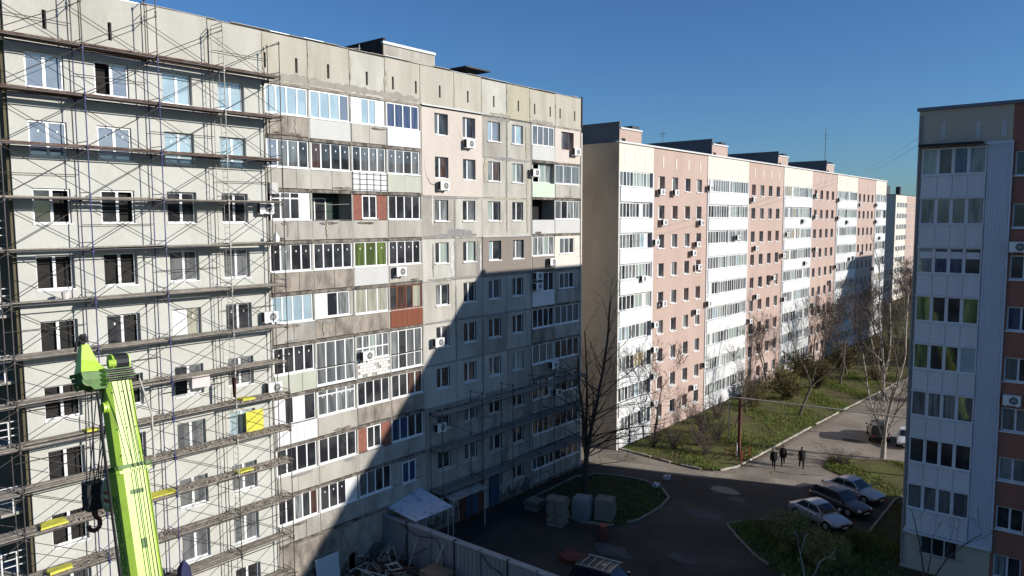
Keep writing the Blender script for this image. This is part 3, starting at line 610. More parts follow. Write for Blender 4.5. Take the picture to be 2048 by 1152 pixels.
# end wall balconies at extreme left (face -Y, in shade)
for f in range(0, 10):
    b = MB(); b.box(9.7, 10.6, .6, 4.2, zf(f)-.1, zf(f)+.02); bl = b.build('end_balcony', X['conc2'], A)
    b = MB(); 
    for z_ in (.5, .8, 1.1): b.box(9.66, 10.58, .58, .61, zf(f)+z_, zf(f)+z_+.04); b.box(9.66, 9.7, .62, 4.2, zf(f)+z_, zf(f)+z_+.04)
    b.box(9.64, 9.7, .56, .6, zf(f), zf(f)+1.14); b.box(10.2, 10.26, .56, .6, zf(f), zf(f)+1.14)
    b.build('railing', X['whitep'], bl)
for i, (u, w_) in enumerate(((22.6, 5.0), (27.2, 6.0), (33.7, 3.0), (41.2, 3.6), (45.1, 6.2))): 
    b = MB(); n_ = 12
    for k in range(n_):
        h0 = .5+.35*math.sin(k*1.7+i)+.2*math.sin(k*3.1); h1 = .5+.35*math.sin((k+1)*1.7+i)+.2*math.sin((k+1)*3.1); b.quad((u+w_*k/n_, -.012, 0), (u+w_*(k+1)/n_, -.012, 0), (u+w_*(k+1)/n_, -.012, h1+.3), (u+w_*k/n_, -.012, h0+.3))
    b.build('damp_stain', X['slab'], A)
# entrance canopies in the shaded base
for u, z in ((34.0, 3.0), (40.3, .9)): pass
b = MB(); b.box(36.8, 39.2, -.12, 0, 0, 2.9); b.build('entrance_door_frame', X['rust'], A)
b = MB(); b.box(37.3, 38.6, -.16, -.12, 0.1, 2.3); b.build('door', X['blue'], A)
b = MB(); b.box(39.9, 41.0, -.1, 0, 0, 2.2); b.build('door', X['blue'], A)
# ================================================================== entrance sheet canopy and porch
def canopy(name, label, corners, m, th=.06, legs=()):
    c0 = Vector(corners[0]); o = thing(name, label, 'canopy', (c0.x, c0.y, 0))
    off = Vector((c0.x, c0.y, 0)); b = MB(); P4 = [Vector(p)-off for p in corners]
    b.loft([[p+Vector((0, 0, -th)) for p in P4], P4]); b.build('roof_sheet', X[m], o)
    for l in legs:
        b = MB(); l = Vector(l)-off; b.tube((l.x, l.y, 0), l, .04, 6); b.build('post', X['polew'], o)
    return o
canopy('canopy', 'spotted pale blue sheet metal canopy over the basement entrance beside the grey fence', [(-35.2, 30.2, 3.0), (-32.7, 30.2, 2.75), (-32.3, 33.0, 2.95), (-35.2, 33.0, 3.5)], 'tarp', legs=((-32.8, 30.4, 2.7), (-32.5, 32.8, 2.85)))
canopy('canopy', 'grey flat porch roof above the dark entrance right of the blue sheet canopy', [(-35.2, 34.0, 3.0), (-33.2, 34.0, 2.8), (-33.2, 37.3, 2.8), (-35.2, 37.3, 3.0)], 'conc2', .12, ((-33.3, 34.1, 2.7), (-33.3, 37.2, 2.7)))
# ================================================================== SCAFFOLDS
def scaffold(label, ys, xo, xi, decks, zbot, ztop, tops, seed, blue, plankm, extra=True):
    """ys frames along the wall; decks heights; parts: frame (H frame tier), brace, plank, ledger"""
    s = thing('scaffold', label, 'scaffold', (xo, ys[0], 0)); ox, oy = xo, ys[0]
    rn = random.Random(seed)
    tiers = sorted(set([zbot]+[d for d in decks if d > zbot]+[ztop]))
    for i, y in enumerate(ys):
        top = tops[i]
        zz = [t for t in tiers if t < top]+[top]
        for z0, z1 in zip(zz, zz[1:]):
            pm = X[blue(i, z0)]
            h = round(z1-z0, 2)
            def fr(b):
                b.tube((0, 0, 0), (0, 0, h), .026, 6); b.tube((xi-xo, 0, 0), (xi-xo, 0, h), .026, 6)
                b.tube((0, 0, h-.12), (xi-xo, 0, h-.12), .02, 5)
                b.tube((0, 0, .25), (xi-xo, 0, .25), .018, 5)
                for q in (0, xi-xo): b.box(q-.04, q+.04, -.04, .04, h-.16, h-.06); b.box(q-.035, q+.035, -.035, .035, .0, .10)
                if i == 4:
                    k = (xi-xo)*.42
                    b.tube((k, 0, .1), (k, 0, h-.12), .014, 4)
                    for q in (.55, .85, 1.15, 1.45): 
                        if q < h-.2: b.tube((0, 0, q), (k, 0, q), .010, 4)
            inst('frame', (h, pm.name, round(xi-xo, 2), i == 4), fr, pm, s, (0, y-oy, z0+rn.uniform(-.01, .01)))
    for i, (ya, yb) in enumerate(zip(ys, ys[1:])):
        L = yb-ya
        zt = min(tops[i], tops[i+1])
        zz = [t for t in tiers if t <= zt+.3]
        for k, (z0, z1) in enumerate(zip(zz, zz[1:])):
            b = MB(); e = rn.uniform(-.06, .06)
            b.tube((.03, 0, .1+e), (.03, L, (z1-z0)-.1+e), .016, 4); b.build('brace', X['pole'], s, (0, ya-oy, z0))
            b = MB(); b.tube((.03 if k % 2 else xi-xo, 0, (z1-z0)-.15+e), (.03 if k % 2 else xi-xo, L, .2+e), .015, 4); b.build('brace', X['pole'], s, (0, ya-oy, z0))
            if (i+k) % 3 == 0:
                b = MB(); b.tube((xi-xo, 0, 1.0), (xi-xo, L, 1.02), .016, 4); b.build('ledger', X['pole'], s, (0, ya-oy, z0))
    for d in decks:
        if d > ztop+.5: continue
        for i, (ya, yb) in enumerate(zip(ys, ys[1:])):
            np_ = 5; w_ = (abs(xi-xo)-.04)/np_
            for q in range(np_):
                if rn.random() < (.04 if d > 23 else .08): continue
                L = yb-ya+rn.uniform(-.05, .35); ww = w_-.02
                b = MB(); x0 = -(q+1)*w_; dz = rn.uniform(-.015, .03); tw = rn.uniform(-.04, .04)
                th = .075 if d > 23 else .042
                r0_ = [(x0, 0, dz), (x0+ww, 0, dz), (x0+ww, 0, dz+th), (x0, 0, dz+th)]
                r1_ = [(x0+tw, L, dz+rn.uniform(-.03, .02)) for _ in (0,)]
                zz_ = r1_[0][2]
                r1_ = [(x0+tw, L, zz_), (x0+ww+tw, L, zz_), (x0+ww+tw, L, zz_+th), (x0+tw, L, zz_+th)]
                b.loft([r0_, r1_]); b.build('plank', X[plankm(d)], s, (0, ya-oy-.08, d))
            b = MB(); b.box(-.02, .02, -.1, yb-ya+.05, -.06, -.02); b.box(xi-xo-.02, xi-xo+.02, -.1, yb-ya+.05, -.06, -.02); b.build('ledger', X['pole'], s, (0, ya-oy, d))
    return s
decks = [28.22, 26.18, 24.03, 21.9, 19.78, 17.62, 15.45, 13.55, 11.8, 9.95, 8.15, 6.1, 4.0, 1.9]
scaffold('tall steel scaffold with plank decks covering the plastered left part of the grey block', [7.0, 10.05, 13.2, 16.32, 19.5, 22.55], -34.0, -35.06, decks, 0, 30.1,
         [30.4, 30.9, 31.2, 31.0, 30.3, 30.0], 7, lambda i, z: 'poleb' if i in (2, 3) and z < 27 else ('polew' if i == 4 and z > 8 else 'pole'), lambda d: 'plank' if d > 23 else 'plankg')
scaffold('low shaded scaffold with grey platforms around the entrances of the grey block', [33.8, 37.7, 41.0, 44.3, 47.5, 50.6], -33.9, -35.0, [8.3, 5.9, 3.0], 0, 8.3,
         [8.4, 9.2, 9.2, 9.3, 9.4, 8.3], 8, lambda i, z: 'pole', lambda d: 'plankg')
# top fascia bracket on scaffold (dark wooden board)
# insulation sheets and clutter on the decks
def slabthing(name, label, cat, x, y, z, dx, dy, dz, m, rz=0, seed=0, group=None, tilt=0):
    rn = random.Random(seed); b = MB()
    n = 8
    ring = []
    for k in range(n):
        t = 2*math.pi*k/n; e = rn.uniform(.8, 1.12)
        cx = max(-1, min(1, 1.35*math.cos(t))); cy = max(-1, min(1, 1.35*math.sin(t)))
        ring.append((cx*dx/2*e, cy*dy/2*e))
    b.loft([[(p[0], p[1], 0) for p in ring], [(p[0]*.97, p[1]*.97, dz*rn.uniform(.7, 1.2)) for p in ring]])
    o = b.build(name, X[m], None, (x, y, z)); o.rotation_euler = (0, tilt, rz)
    return tag(o, label, cat, group)
slabthing('insulation_sheet', 'bright yellow insulation sheet lying on the deck just right of the green crane boom', 'insulation', -34.45, 15.6, 8.22, .75, 1.6, .06, 'yellow', seed=1)
slabthing('insulation_sheet', 'yellow insulation piece on the narrow deck one level below the standing yellow board', 'insulation', -34.45, 20.0, 8.22, .6, .9, .06, 'yellow', seed=12)
slabthing('insulation_sheet', 'yellow insulation offcut on the deck below the pale window, right end of the scaffold', 'insulation', -34.5, 20.3, 11.86, .6, .7, .1, 'yellow', seed=2)
slabthing('insulation_sheet', 'crumpled yellow insulation heap low on the left end of the scaffold', 'insulation', -34.45, 11.2, 8.22, .7, 1.1, .1, 'yellow', seed=3)
slabthing('insulation_sheet', 'yellow insulation scrap on the lowest visible deck at far left', 'insulation', -34.45, 11.4, 6.18, .6, 1.0, .1, 'yellow', seed=4)
slabthing('insulation_sheet', 'small yellow insulation scrap on the deck directly left of the crane boom', 'insulation', -34.5, 12.9, 11.88, .5, .5, .08, 'yellow', seed=5)
b = MB(); b.box(0, .02, 0, 1.0, 0, 1.1); o = b.build('yellow_board', X['yellow'], None, (-34.95, 20.55, 9.98)); tag(o, 'tall yellow board standing by the last window of the plastered wall', 'board')
slabthing('plastic_heap', 'pale pink crumpled plastic heap hanging over the scaffold deck in front of a window', 'plastic sheet', -34.25, 17.75, 13.0, .4, .9, .55, 'cloth', seed=6)
b = MB()
for k in range(2): b.loft([[(0, 0, 0), (.25, 0, 0), (.25, .1, 0), (0, .1, 0)], [(.02, .02, -.9), (.2, .02, -1.0), (.2, .08, -1.0), (.02, .08, -.9)]])
o = b.build('jacket', X['rust'], None, (-34.0, 19.3, 13.2)); tag(o, 'dark reddish jacket hanging from the scaffold under a deck', 'jacket')
bk = thing('bucket', 'pinkish white plastic bucket standing on the deck near the first window column', 'bucket', (-34.5, 12.2, 17.68))
b = MB(); b.tube((0, 0, 0), (0, 0, .3), .12, 10, r2=.16); b.build('body', X['cloth'], bk)
b = MB(); b.path([(.16, 0, .28), (.1, .02, .42), (-.1, .02, .42), (-.16, 0, .28)], .008, 4); b.build('handle', X['metal'], bk)
bk = thing('mortar_sack', 'white sack standing at the right end of a scaffold deck beside the balconies', 'sack', (-34.4, 22.3, 19.85))
b = MB(); b.loft([[(-.15, -.1, 0), (.15, -.1, 0), (.15, .1, 0), (-.15, .1, 0)], [(-.17, -.12, .2), (.17, -.12, .2), (.17, .12, .2), (-.17, .12, .2)], [(-.1, -.03, .42), (.1, -.03, .42), (.1, .03, .42), (-.1, .03, .42)]]); b.build('body', X['bag'], bk)
b = MB(); b.box(-.05, .05, -.02, .02, .4, .5); b.build('tie', X['bag'], bk)
# rubble of plaster lying on the lower decks
rn = random.Random(31); b = MB()
for k in range(3600):
    if rn.random() < .4: continue
    d = rn.choice([11.8, 9.95, 8.15, 8.15, 6.1]); y = rn.uniform(14.5, 22.8) if d > 9 else rn.uniform(11, 22.8)
    s_ = rn.uniform(.015, .062); x_ = rn.uniform(-34.9, -34.1)
    b.box(x_, x_+s_*rn.uniform(.6, 2), y, y+s_*rn.uniform(.6, 2.5), d+.04, d+.05+s_*rn.uniform(.2, .8), rn.choice([0, 0, 0, 1, 2]))
o = b.build('rubble', [X['plankg'], X['conc'], X['dead']]); tag(o, 'dusty plaster rubble scattered over the lower scaffold decks', 'rubble', kind='stuff')
# ================================================================== BUILDING B : pink and white block
BX = -35.4
zb = lambda f: zf(f)-2.77
Bd = thing('apartment_building', 'long salmon pink and white panel block with four rooftop houses, beyond the grey block', 'apartment building', (BX, 0, 0), HP)
rnd = random.Random(21)
WHT = [(57.45, 63.75), (75.5, 86.5), (98.1, 109.2), (120.7, 131.6), (142.8, 150.1)]
PNK = [(63.75, 75.5), (86.5, 98.1), (109.2, 120.7), (131.6, 142.8)]
b = MB(); b.box(57.47, 150.05, .3, 12.5, -.5, 27.3); b.build('wall', X['dark'], Bd)
b = MB(); b.box(57.42, 57.47, -.12, 12.6, 0, 27.75); b.build('side_wall', X['tan'], Bd)
b = MB(); b.box(150.05, 150.12, -.1, 12.6, 0, 27.75); b.build('side_wall', X['tan'], Bd)
b = MB(); b.box(57.3, 150.2, -.22, .15, 27.72, 27.86); b.build('roof_edge', X['whitep'], Bd)
b = MB(); b.box(57.5, 150.0, .15, 12.4, 27.2, 27.5); b.build('roof', X['roofm'], Bd)
pw = []
for (a, c) in PNK:
    base = a; sc = (c-a)/11.7
    cw = [(base+1.12*sc, base+2.32*sc), (base+3.82*sc, base+5.05*sc), (base+6.55*sc, base+7.75*sc), (base+9.2*sc, base+10.4*sc)]
    ops = [(x, y, zb(f)+1.08, zb(f)+2.42) for f in range(1, 10) for x, y in cw]
    b = MB(); wall_grid(b, a, c, 0, 27.72, ops, v=0, depth=.3)
    b.build('pink_wall', X['terra'], Bd)
    for s_ in [a+1.95*sc+2.66*sc*i for i in range(4)]:
        b = MB(); b.box(s_-.11, s_+.11, -.03, .0, 25.95, 26.95); b.build('slot_cover', X['cream'], Bd)
    for f in range(1, 10):
        for x, y in cw: pw.append((x, y, f, a))
for (x, y, f, a) in pw:
    st = rnd.choice(['dark brown', 'brown dark', 'cur dark', 'dark dark', 'dark cur', 'brown brown', 'dark grey'])
    window(Bd, x, zb(f)+1.1, y-x, 1.3, [(y-x)*.36], st.split(' '), y=.2, mw=.14, t=.05, sill=True, single=True, sillw=.09)
for si, (a, c) in enumerate(WHT):
    b = MB(); b.box(a, c, -.05, .3, 25.3, 27.72); b.build('attic_wall', X['cream'], Bd)
    for i in range(3):
        if c-a > 8 or True:
            u_ = a+(c-a)*(i+.6)/3.4; b = MB(); b.box(u_-.1, u_+.1, -.07, -.05, 25.95, 26.95); b.build('slot_cover', X['beige2'] if False else X['whitep'], Bd)
    b = MB(); b.box(a-.02, a+.22, -.1, .3, 0, 25.3); b.box(c-.2, c+.02, -.1, .3, 0, 25.3)
    if c-a > 8: b.box((a+c)/2-.1, (a+c)/2+.1, -.08, .3, 0, 25.3)
    b.build('pier', X['whitep'], Bd)
    for f in range(1, 10):
        b = MB(); jut = .14+rnd.uniform(0, .08); b.box(a+.22, c-.2, -jut, .2, zb(f)-.12, zb(f)+1.18)
        b.box(a+.2, c-.18, -jut-.05, 0, zb(f)+1.18, zb(f)+1.24)
        k_ = int((c-a)/.9)
        b.build('parapet', X['whitep'], Bd)
        b = MB(); b.box(a+.2, c-.2, -.02, .3, zb(f)+2.6, zb(f)+2.69); b.build('lintel', X['whitep'] if rnd.random() < .7 else X['slab'], Bd)
        u_ = a+.24
        while u_ < c-.5:
            L = min(rnd.choice([2.4, 2.9, 3.1]), c-.22-u_)
            if L < 1.0: break
            n = max(2, round(L/.66)); pal = rnd.choice([['grey', 'curg'], ['dark', 'grey'], ['cur', 'curg'], ['cur', 'grey', 'filml'], ['curg', 'curg', 'dark'], ['yel', 'cur'] if rnd.random() < .3 else ['dark', 'cur']])
            pn = [rnd.choice(pal) if rnd.random() < .93 else 'W' for _ in range(n)]
            window(Bd, u_, zb(f)+1.24, L-.04, 1.36, [(L-.04)*(i+1)/n for i in range(n-1)], pn, y=rnd.choice([-.03, .02, .05]), mw=.11, t=.07, sill=False, single=True, name='window')
            u_ += L
# salmon plinth and air conditioners
for (u, z) in [(64.3, 23.3), (67.2, 23.3), (64.9, 20.4), (73.0, 20.3), (63.4, 18.5), (71.3, 17.2), (72.2, 18.1), (72.6, 15.7), (65.0, 12.5), (63.4, 10.6), (72.3, 11.0), (75.2, 11.6), (63.4, 8.2), (63.4, 5.6), (63.5, 2.9), (74.6, 5.0), (72.0, 3.0),
               (75.0, 24.0), (86.9, 23.0), (88.0, 17.2), (98.4, 18.7), (97.2, 16.0), (88.6, 11.3), (86.7, 8.5), (94.0, 13.3), (98.0, 10.2), (109.6, 24.0), (109.5, 21.0), (110.0, 16.4), (120.4, 23.6), (120.2, 20.8), (119.9, 13.4), (117.5, 11.2), (109.8, 8.4), (131.8, 23.0), (142.0, 23.1), (142.2, 20.2), (134.5, 15.0), (140.9, 12.0), (104.5, 20.4), (105.8, 14.6), (61.0, 15.2), (125.0, 20.2), (127.0, 14.3), (129.0, 14.4), (145.0, 17.3), (82.5, 18.6)]:
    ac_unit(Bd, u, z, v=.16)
for i, (a, c) in enumerate([(62.0, 66.2), (82.2, 86.6), (103.1, 107.0), (124, 128)]):
    b = MB(); b.box(0, c-a, 0, 9, 0, 2.1); rh = b.build('roof_house', X['terra'], Bd, (a, 2.7, 27.5))
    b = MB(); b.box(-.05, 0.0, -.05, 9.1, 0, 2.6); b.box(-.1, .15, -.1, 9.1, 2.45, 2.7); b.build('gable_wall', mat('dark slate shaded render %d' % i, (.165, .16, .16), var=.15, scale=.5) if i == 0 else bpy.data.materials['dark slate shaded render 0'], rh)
    b = MB(); b.box(0.15, c-a, -.12, .1, 2.05, 2.2); b.build('roof_edge', X['whitep'], rh)
    b = MB(); b.box(.45, 1.1, -.03, 0, .5, 1.2); b.build('window', X['dark'], rh)
    b = MB(); b.box(c-a-1.6, c-a-.3, .1, 3, 2.1, 2.55); b.build('vent', X['roofm'], rh)
b = MB(); b.box(0, 5.5, 0, 4, .0, .25); b.build('vent_cap', X['roofm'], Bd, (138.5, 2.2, 28.1))
an = thing('antenna_mast', 'thin antenna mast on the roof of the pink block', 'antenna', (-38.5, 124.5, 30.0))
b = MB(); b.tube((0, 0, -2.5), (0, 0, 5.4), .05, 5); b.build('mast', X['pole'], an)
b = MB(); b.tube((-.4, -.4, 4.2), (.4, .4, 4.2), .02, 4); b.tube((-.3, -.3, 3.6), (.3, .3, 3.6), .02, 4); b.build('crossbar', X['pole'], an)
an = thing('antenna_mast', 'small tv aerial on the second rooftop house of the pink block', 'antenna', (-44.5, 82.4, 30.0))
b = MB(); b.tube((0, 0, -.2), (0, 0, 1.5), .03, 5); b.build('mast', X['pole'], an)
b = MB(); b.tube((-.5, 0, 1.3), (.5, 0, 1.3), .02, 4); b.tube((-.35, 0, 1.0), (.35, 0, 1.0), .02, 4); b.build('crossbar', X['pole'], an)
for i, (za, zb_) in enumerate(((28.7, 27.7), (29.3, 28.4))):
    b = MB(); n_ = 10; b.path([(-36+26.2*k/n_, 138-78*k/n_, za+(zb_-za)*k/n_-.35*math.sin(math.pi*k/n_)) for k in range(n_+1)], .014, 4)
    tag(b.build('overhead_wire', X['pole']), ['lower of two thin wires strung from the pink block roof to the shaded block', 'upper of two thin wires strung from the pink block roof to the shaded block'][i], 'wire')
# ================================================================== BUILDING E : far pale block
Ed = thing('apartment_building', 'distant pale panel block seen between the pink block and the shaded block', 'apartment building', (-47, 0, 0), HP)
b = MB(); b.box(209, 330, .0, 12, 0, 27); b.build('wall', X['cream'], Ed)
b = MB(); b.box(208.9, 209, -.1, 12.1, 0, 27.2); b.build('side_wall', mat('pale beige end wall', (.58, .52, .45), var=.06), Ed)
b = MB(); b.box(208.9, 330, .1, 12.1, 27, 27.2); b.build('roof', X['roofm'], Ed)
b = MB(); b.box(212, 216, 3, 9, 27.2, 29.6); b.box(217.5, 219, 1, 2, 27.2, 29.4); b.build('roof_house', X['roofm'], Ed)
for (a, c) in ((221, 233), (245, 257), (270, 282)):
    b = MB(); b.box(a, c, -.06, 0, 0, 26.9); b.build('pink_wall', X['terra'], Ed)
for f in range(1, 10):
    u_ = 210.5
    while u_ < 295:
        if 221 < u_ < 233 or 245 < u_ < 257 or 270 < u_ < 282: key, w_, y_ = 'dark', 1.2, -.09
        else: key, w_, y_ = 'cur', 2.2, -.05
        window(Ed, u_, zb(f)+1.2, w_, 1.35, [w_*.5], [key]*2, y=y_, sill=False, single=True); u_ += 2.8
# hidden neighbour that throws the stepped shade on the pink block's far end
Hd = thing('apartment_building', 'panel block standing beyond the right edge of the picture, behind the shaded block', 'apartment building', (-1.4, 141.8, 0))
b = MB(); b.box(0, 80, 0, 13, 0, 27.6); b.build('wall', X['beige2'], Hd)
b = MB(); b.box(-.1, 80.1, -.1, 13.1, 27.6, 27.75); b.build('roof', X['roofm'], Hd)
for f in range(1, 10):
    for k in range(12): window(Hd, 1.2+k*3.1, zb(f)+1.1, 1.3, 1.35, [.65], ['dark', 'dark'], y=-.04, sill=False, single=True)
# ================================================================== BUILDING C : shaded block on the right
AC_ = 0.0
C0 = Vector((-3.42, 48.62, 0))
Cd = thing('apartment_building', 'shaded terracotta and white panel block at the right edge, balconies facing the viewer', 'apartment building', C0, AC_)
zc = lambda f: 22.16-2.8*(9-f)
rnd = random.Random(41)
b = MB(); b.box(-6.4, 70, .3, 13.2, -.5, 27.0); b.build('wall', X['dark'], Cd)
b = MB(); b.box(-6.45, -6.4, .02, 13.3, 0, 27.05); b.build('side_wall', X['beige2'], Cd)
b = MB(); b.box(-6.5, 70, 13.2, 13.3, 0, 27.05); b.build('back_wall', X['beige2'], Cd)
b = MB(); b.box(-6.55, 70.1, -.16, .2, 27.05, 27.22); b.build('roof_edge', mat('blue grey roof trim', (.16, .18, .23), var=.1), Cd)
b = MB(); b.box(-6.45, 70, .2, 13.2, 26.9, 27.05); b.build('roof', X['roofm'], Cd)
b = MB(); wall_grid(b, -6.45, -1.9, 0, 27.05, [(-6.2, -3.05, 2.35, 24.95), (-5.45, -3.5, 1.05, 2.3)], v=0, depth=.28); b.build('beige_wall', X['beige2'], Cd)
for u in (-5.2, -3.5, -2.3):
    b = MB(); b.box(u-.13, u+.13, -.02, 0, 25.35, 26.25); b.build('slot_cover', X['lgrey'], Cd)
cws = [(-1.72, -.42)]+[(1.3+2.9*k, 2.6+2.9*k) for k in range(23)]
ops = [(a, c, zc(f)+1.05, zc(f)+2.38) for f in range(1, 10) for a, c in cws]
b = MB(); wall_grid(b, -1.9, 70, 0, 27.05, ops, v=0.0, depth=.28); b.build('terracotta_wall', X['terra2'], Cd)
CG = {9: 'curg brown blue cur', 8: 'cur grey grey cur', 7: 'film blue blue dark', 6: 'lime dark dark lime', 5: 'lime dark dark filml', 4: 'grey cur cur grey', 3: 'dark dark dark dark', 2: 'grey grey grey grey'}
cu = [-6.2, -5.38, -4.62, -3.87, -3.02]
for f in range(2, 10):
    # white balcony: panels under each light
    for a, c in zip(cu, cu[1:]):
        b = MB(); b.box(a+.008, c-.008, -.14, .1, zc(f)-.01, zc(f)+1.18); b.build('parapet_panel', X['cwhite'], Cd)
    b = MB(); b.box(cu[0]-.06, cu[-1]+.02, -.2, .1, zc(f)-.10, zc(f)-.02); b.build('slab', X['cwhite'], Cd)
    b = MB(); b.box(cu[0]-.03, cu[-1], -.19, .1, zc(f)+1.18, zc(f)+1.24); b.build('window_ledge', X['cwhite'], Cd)
    b = MB(); b.box(cu[0]-.02, cu[-1], -.13, .1, zc(f)+2.69, zc(f)+2.74); b.build('lintel', X['cwhite'], Cd)
    window(Cd, cu[0], zc(f)+1.24, cu[-1]-cu[0], 1.48, [x-cu[0] for x in cu[1:-1]], CG[f].split(' '), y=-.1, mw=.17, t=.07, sill=False, fm='cwhite')
    if f == 7:
        for a, c in zip(cu, cu[1:]):
            b = MB(); b.box(a+.1, c-.1, -.085, -.08, zc(f)+2.1, zc(f)+2.48); b.build('roller_blind', X['cwhite'], Cd)
b = MB(); b.box(-6.3, -3.2, -.75, .1, 25.02, 25.1); b.box(-6.28, -3.2, -.75, -.70, 24.96, 25.02); b.build('awning', X['black'], Cd)
# ground floor window
window(Cd, -5.43, 1.07, 1.92, 1.22, [.62, 1.25], ['dark', 'dark', 'dark'], y=.15, fm='lgrey', sill=False)
b = MB(); b.box(-6.3, -1.9, -.3, .1, 2.3, 2.42); b.build('balcony_base', X['cwhite'], Cd)
# corrugated sheet strip, ribs as one profile
b = MB(); u = -3.0; pr = []
while u < -1.86:
    pr += [(u, -.06), (u+.05, -.06), (u+.065, -.10), (u+.105, -.10)]; u += .12
for (p, q) in zip(pr, pr[1:]): b.quad((p[0], p[1], 2.35), (q[0], q[1], 2.35), (q[0], q[1], 24.95), (p[0], p[1], 24.95))
b.build('corrugated_sheet', X['corr'], Cd)
b = MB(); b.box(-1.9, -1.82, -.14, .02, 2.2, 25.0); b.box(-3.08, -1.82, -.13, .02, 24.95, 25.1); b.build('trim', X['corr'], Cd)
b = MB(); b.path([(-6.35, -.08, 0.3), (-6.35, -.08, 26.8)], .05, 6); b.build('drainpipe', X['fence'], Cd)
for f in range(1, 10):
    for i, (a, c) in enumerate(cws):
        if i == 0:
            window(Cd, a, zc(f)+1.06, c-a, 1.31, [(c-a)*.5], [rnd.choice(['dark', 'dark', 'grey', 'cur', 'blue']), rnd.choice(['dark', 'dark', 'grey'])], y=.12, fm='cwhite', mw=.1)
        else: window(Cd, a, zc(f)+1.06, c-a, 1.31, [(c-a)*.5], ['dark', 'dark'], y=.12, fm='cwhite', mw=.1, single=True, sill=False)
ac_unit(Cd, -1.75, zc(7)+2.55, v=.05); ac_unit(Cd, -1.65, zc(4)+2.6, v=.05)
# ================================================================== CRANE
def solid_ring(c, ex, ey, hw, hd, ch):
    pts = [(-hw+ch, -hd), (hw-ch, -hd), (hw, -hd+ch), (hw, hd-ch), (hw-ch, hd), (-hw+ch, hd), (-hw, hd-ch), (-hw, -hd+ch)]
    return [c+ex*p[0]+ey*p[1] for p in pts]
topP = Vector((-18.2, 7.40, 17.15)); ax = Vector((1.36, -.17, -4.25)).normalized()
ex = Vector((0, 1, 0)); ex = (ex-ax*ex.dot(ax)).normalized(); ey = ax.cross(ex)      # ey points roughly to +-X
if ey.x < 0: ey = -ey
cr = thing('crane_boom', 'bright lime green telescopic crane boom rising in front of the scaffold', 'crane', topP+ax*18.0)
org = topP+ax*18.0
def bsec(name, a, b_, hw, hd, m='lime', ch=.1):
    bb = MB(); bb.loft([[p-org for p in solid_ring(topP+ax*t, ex, ey, hw, hd, ch)] for t in (a, b_)]); return bb.build(name, X[m], cr)
# ex ~ +Y (left-right), ey ~ +X (towards viewer)
bsec('boom_section', 0.0, 2.05, .295, .28)
bsec('boom_section', 2.0, 18.0, .345, .33, ch=.11)
def band(a, b_, hw, hd, m, name): return bsec(name, a, b_, hw, hd, m, .06)
band(1.92, 2.0, .41, .40, 'limed', 'collar'); band(2.04, 2.10, .39, .38, 'lime', 'collar')
# head : stacked sheave plates and side cheek with round boss
for k in range(6):
    band(-.30+.05*k, -.275+.05*k, .36-.01*abs(k-3), .34, 'pole' if k % 2 else 'limed', 'head_plate')
P_ = lambda t, a, d: topP+ax*t+ex*a+ey*d-org
bb = MB(); bb.tube(P_(-.5, .02, -.1), P_(-.5, .34, -.1), .21, 14); bb.build('sheave', X['black'], cr)
bb = MB(); bb.box(0, 0, 0, 0, 0, 0); bb = MB(); bb.tube(P_(-.5, -.02, -.1), P_(-.5, .02, -.1), .2, 14); bb.tube(P_(-.5, .34, -.1), P_(-.5, .37, -.1), .2, 14); bb.build('sheave_cheek', X['lime'], cr)
# nose piece leaning left with pointed tip
bb = MB(); bb.loft([[P_(.12, -.55, -.2), P_(.12, -.2, -.2), P_(.12, -.2, .22), P_(.12, -.55, .22)], [P_(-.12, -.76, -.2), P_(-.12, -.2, -.2), P_(-.12, -.2, .26), P_(-.12, -.76, .26)], [P_(-.30, -.80, -.2), P_(-.27, -.25, -.2), P_(-.27, -.25, .27), P_(-.30, -.80, .27)]]); bb.build('nose_housing', X['limed'], cr)
bb = MB(); bb.loft([[P_(-.31, -.79, -.19), P_(-.28, -.25, -.19), P_(-.28, -.25, .26), P_(-.31, -.79, .26)],
                    [P_(-.60, -.72, -.14), P_(-.52, -.38, -.14), P_(-.52, -.38, .16), P_(-.60, -.72, .16)], [P_(-.98, -.64, -.08), P_(-.95, -.5, -.08), P_(-.95, -.5, .1), P_(-.98, -.64, .1)]]); bb.build('nose', X['lime'], cr)
bb = MB()
for k in range(4): bb.tube(P_(-.28+.1*k, -.86+.03*k, -.22), P_(-.28+.1*k, -.30, .32), .05, 6)
bb.tube(P_(-.10, -.66, -.12), P_(-.10, -.66, .24), .13, 12); bb.build('nose_sheave', X['limed'], cr)
bb = MB(); bb.tube(P_(-1.0, -.64, -.12), P_(-1.15, -.60, .1), .07, 8); bb.tube(P_(-1.02, -.5, 0), P_(-1.2, -.56, .05), .05, 6); bb.path([P_(-.95, -.6, .1), P_(-1.12, -.72, .12), P_(-.8, -.80, .1)], .03, 5); bb.build('tip_shackle', X['black'], cr)
bb = MB(); bb.tube(P_(-.42, -.2, .28), P_(-.42, -.05, .32), .09, 12); bb.build('boss', X['lime'], cr)
for q_ in (.25, 1.1, 1.7):
    bb = MB(); 
    for e_ in (-.2, 0, .2): bb.tube(P_(q_, e_, .275), P_(q_, e_, .30), .018, 6)
    bb.build('bolts', X['limed'], cr)
for q_, w_, h_ in ((2.5, .3, .10), (3.6, .12, .22)):
    bb = MB(); bb.loft([[P_(q_, -w_/2, .331), P_(q_, w_/2, .331), P_(q_, w_/2, .334), P_(q_, -w_/2, .334)], [P_(q_+h_, -w_/2, .331), P_(q_+h_, w_/2, .331), P_(q_+h_, w_/2, .334), P_(q_+h_, -w_/2, .334)]]); bb.build('wear_pad', X['limed'], cr)
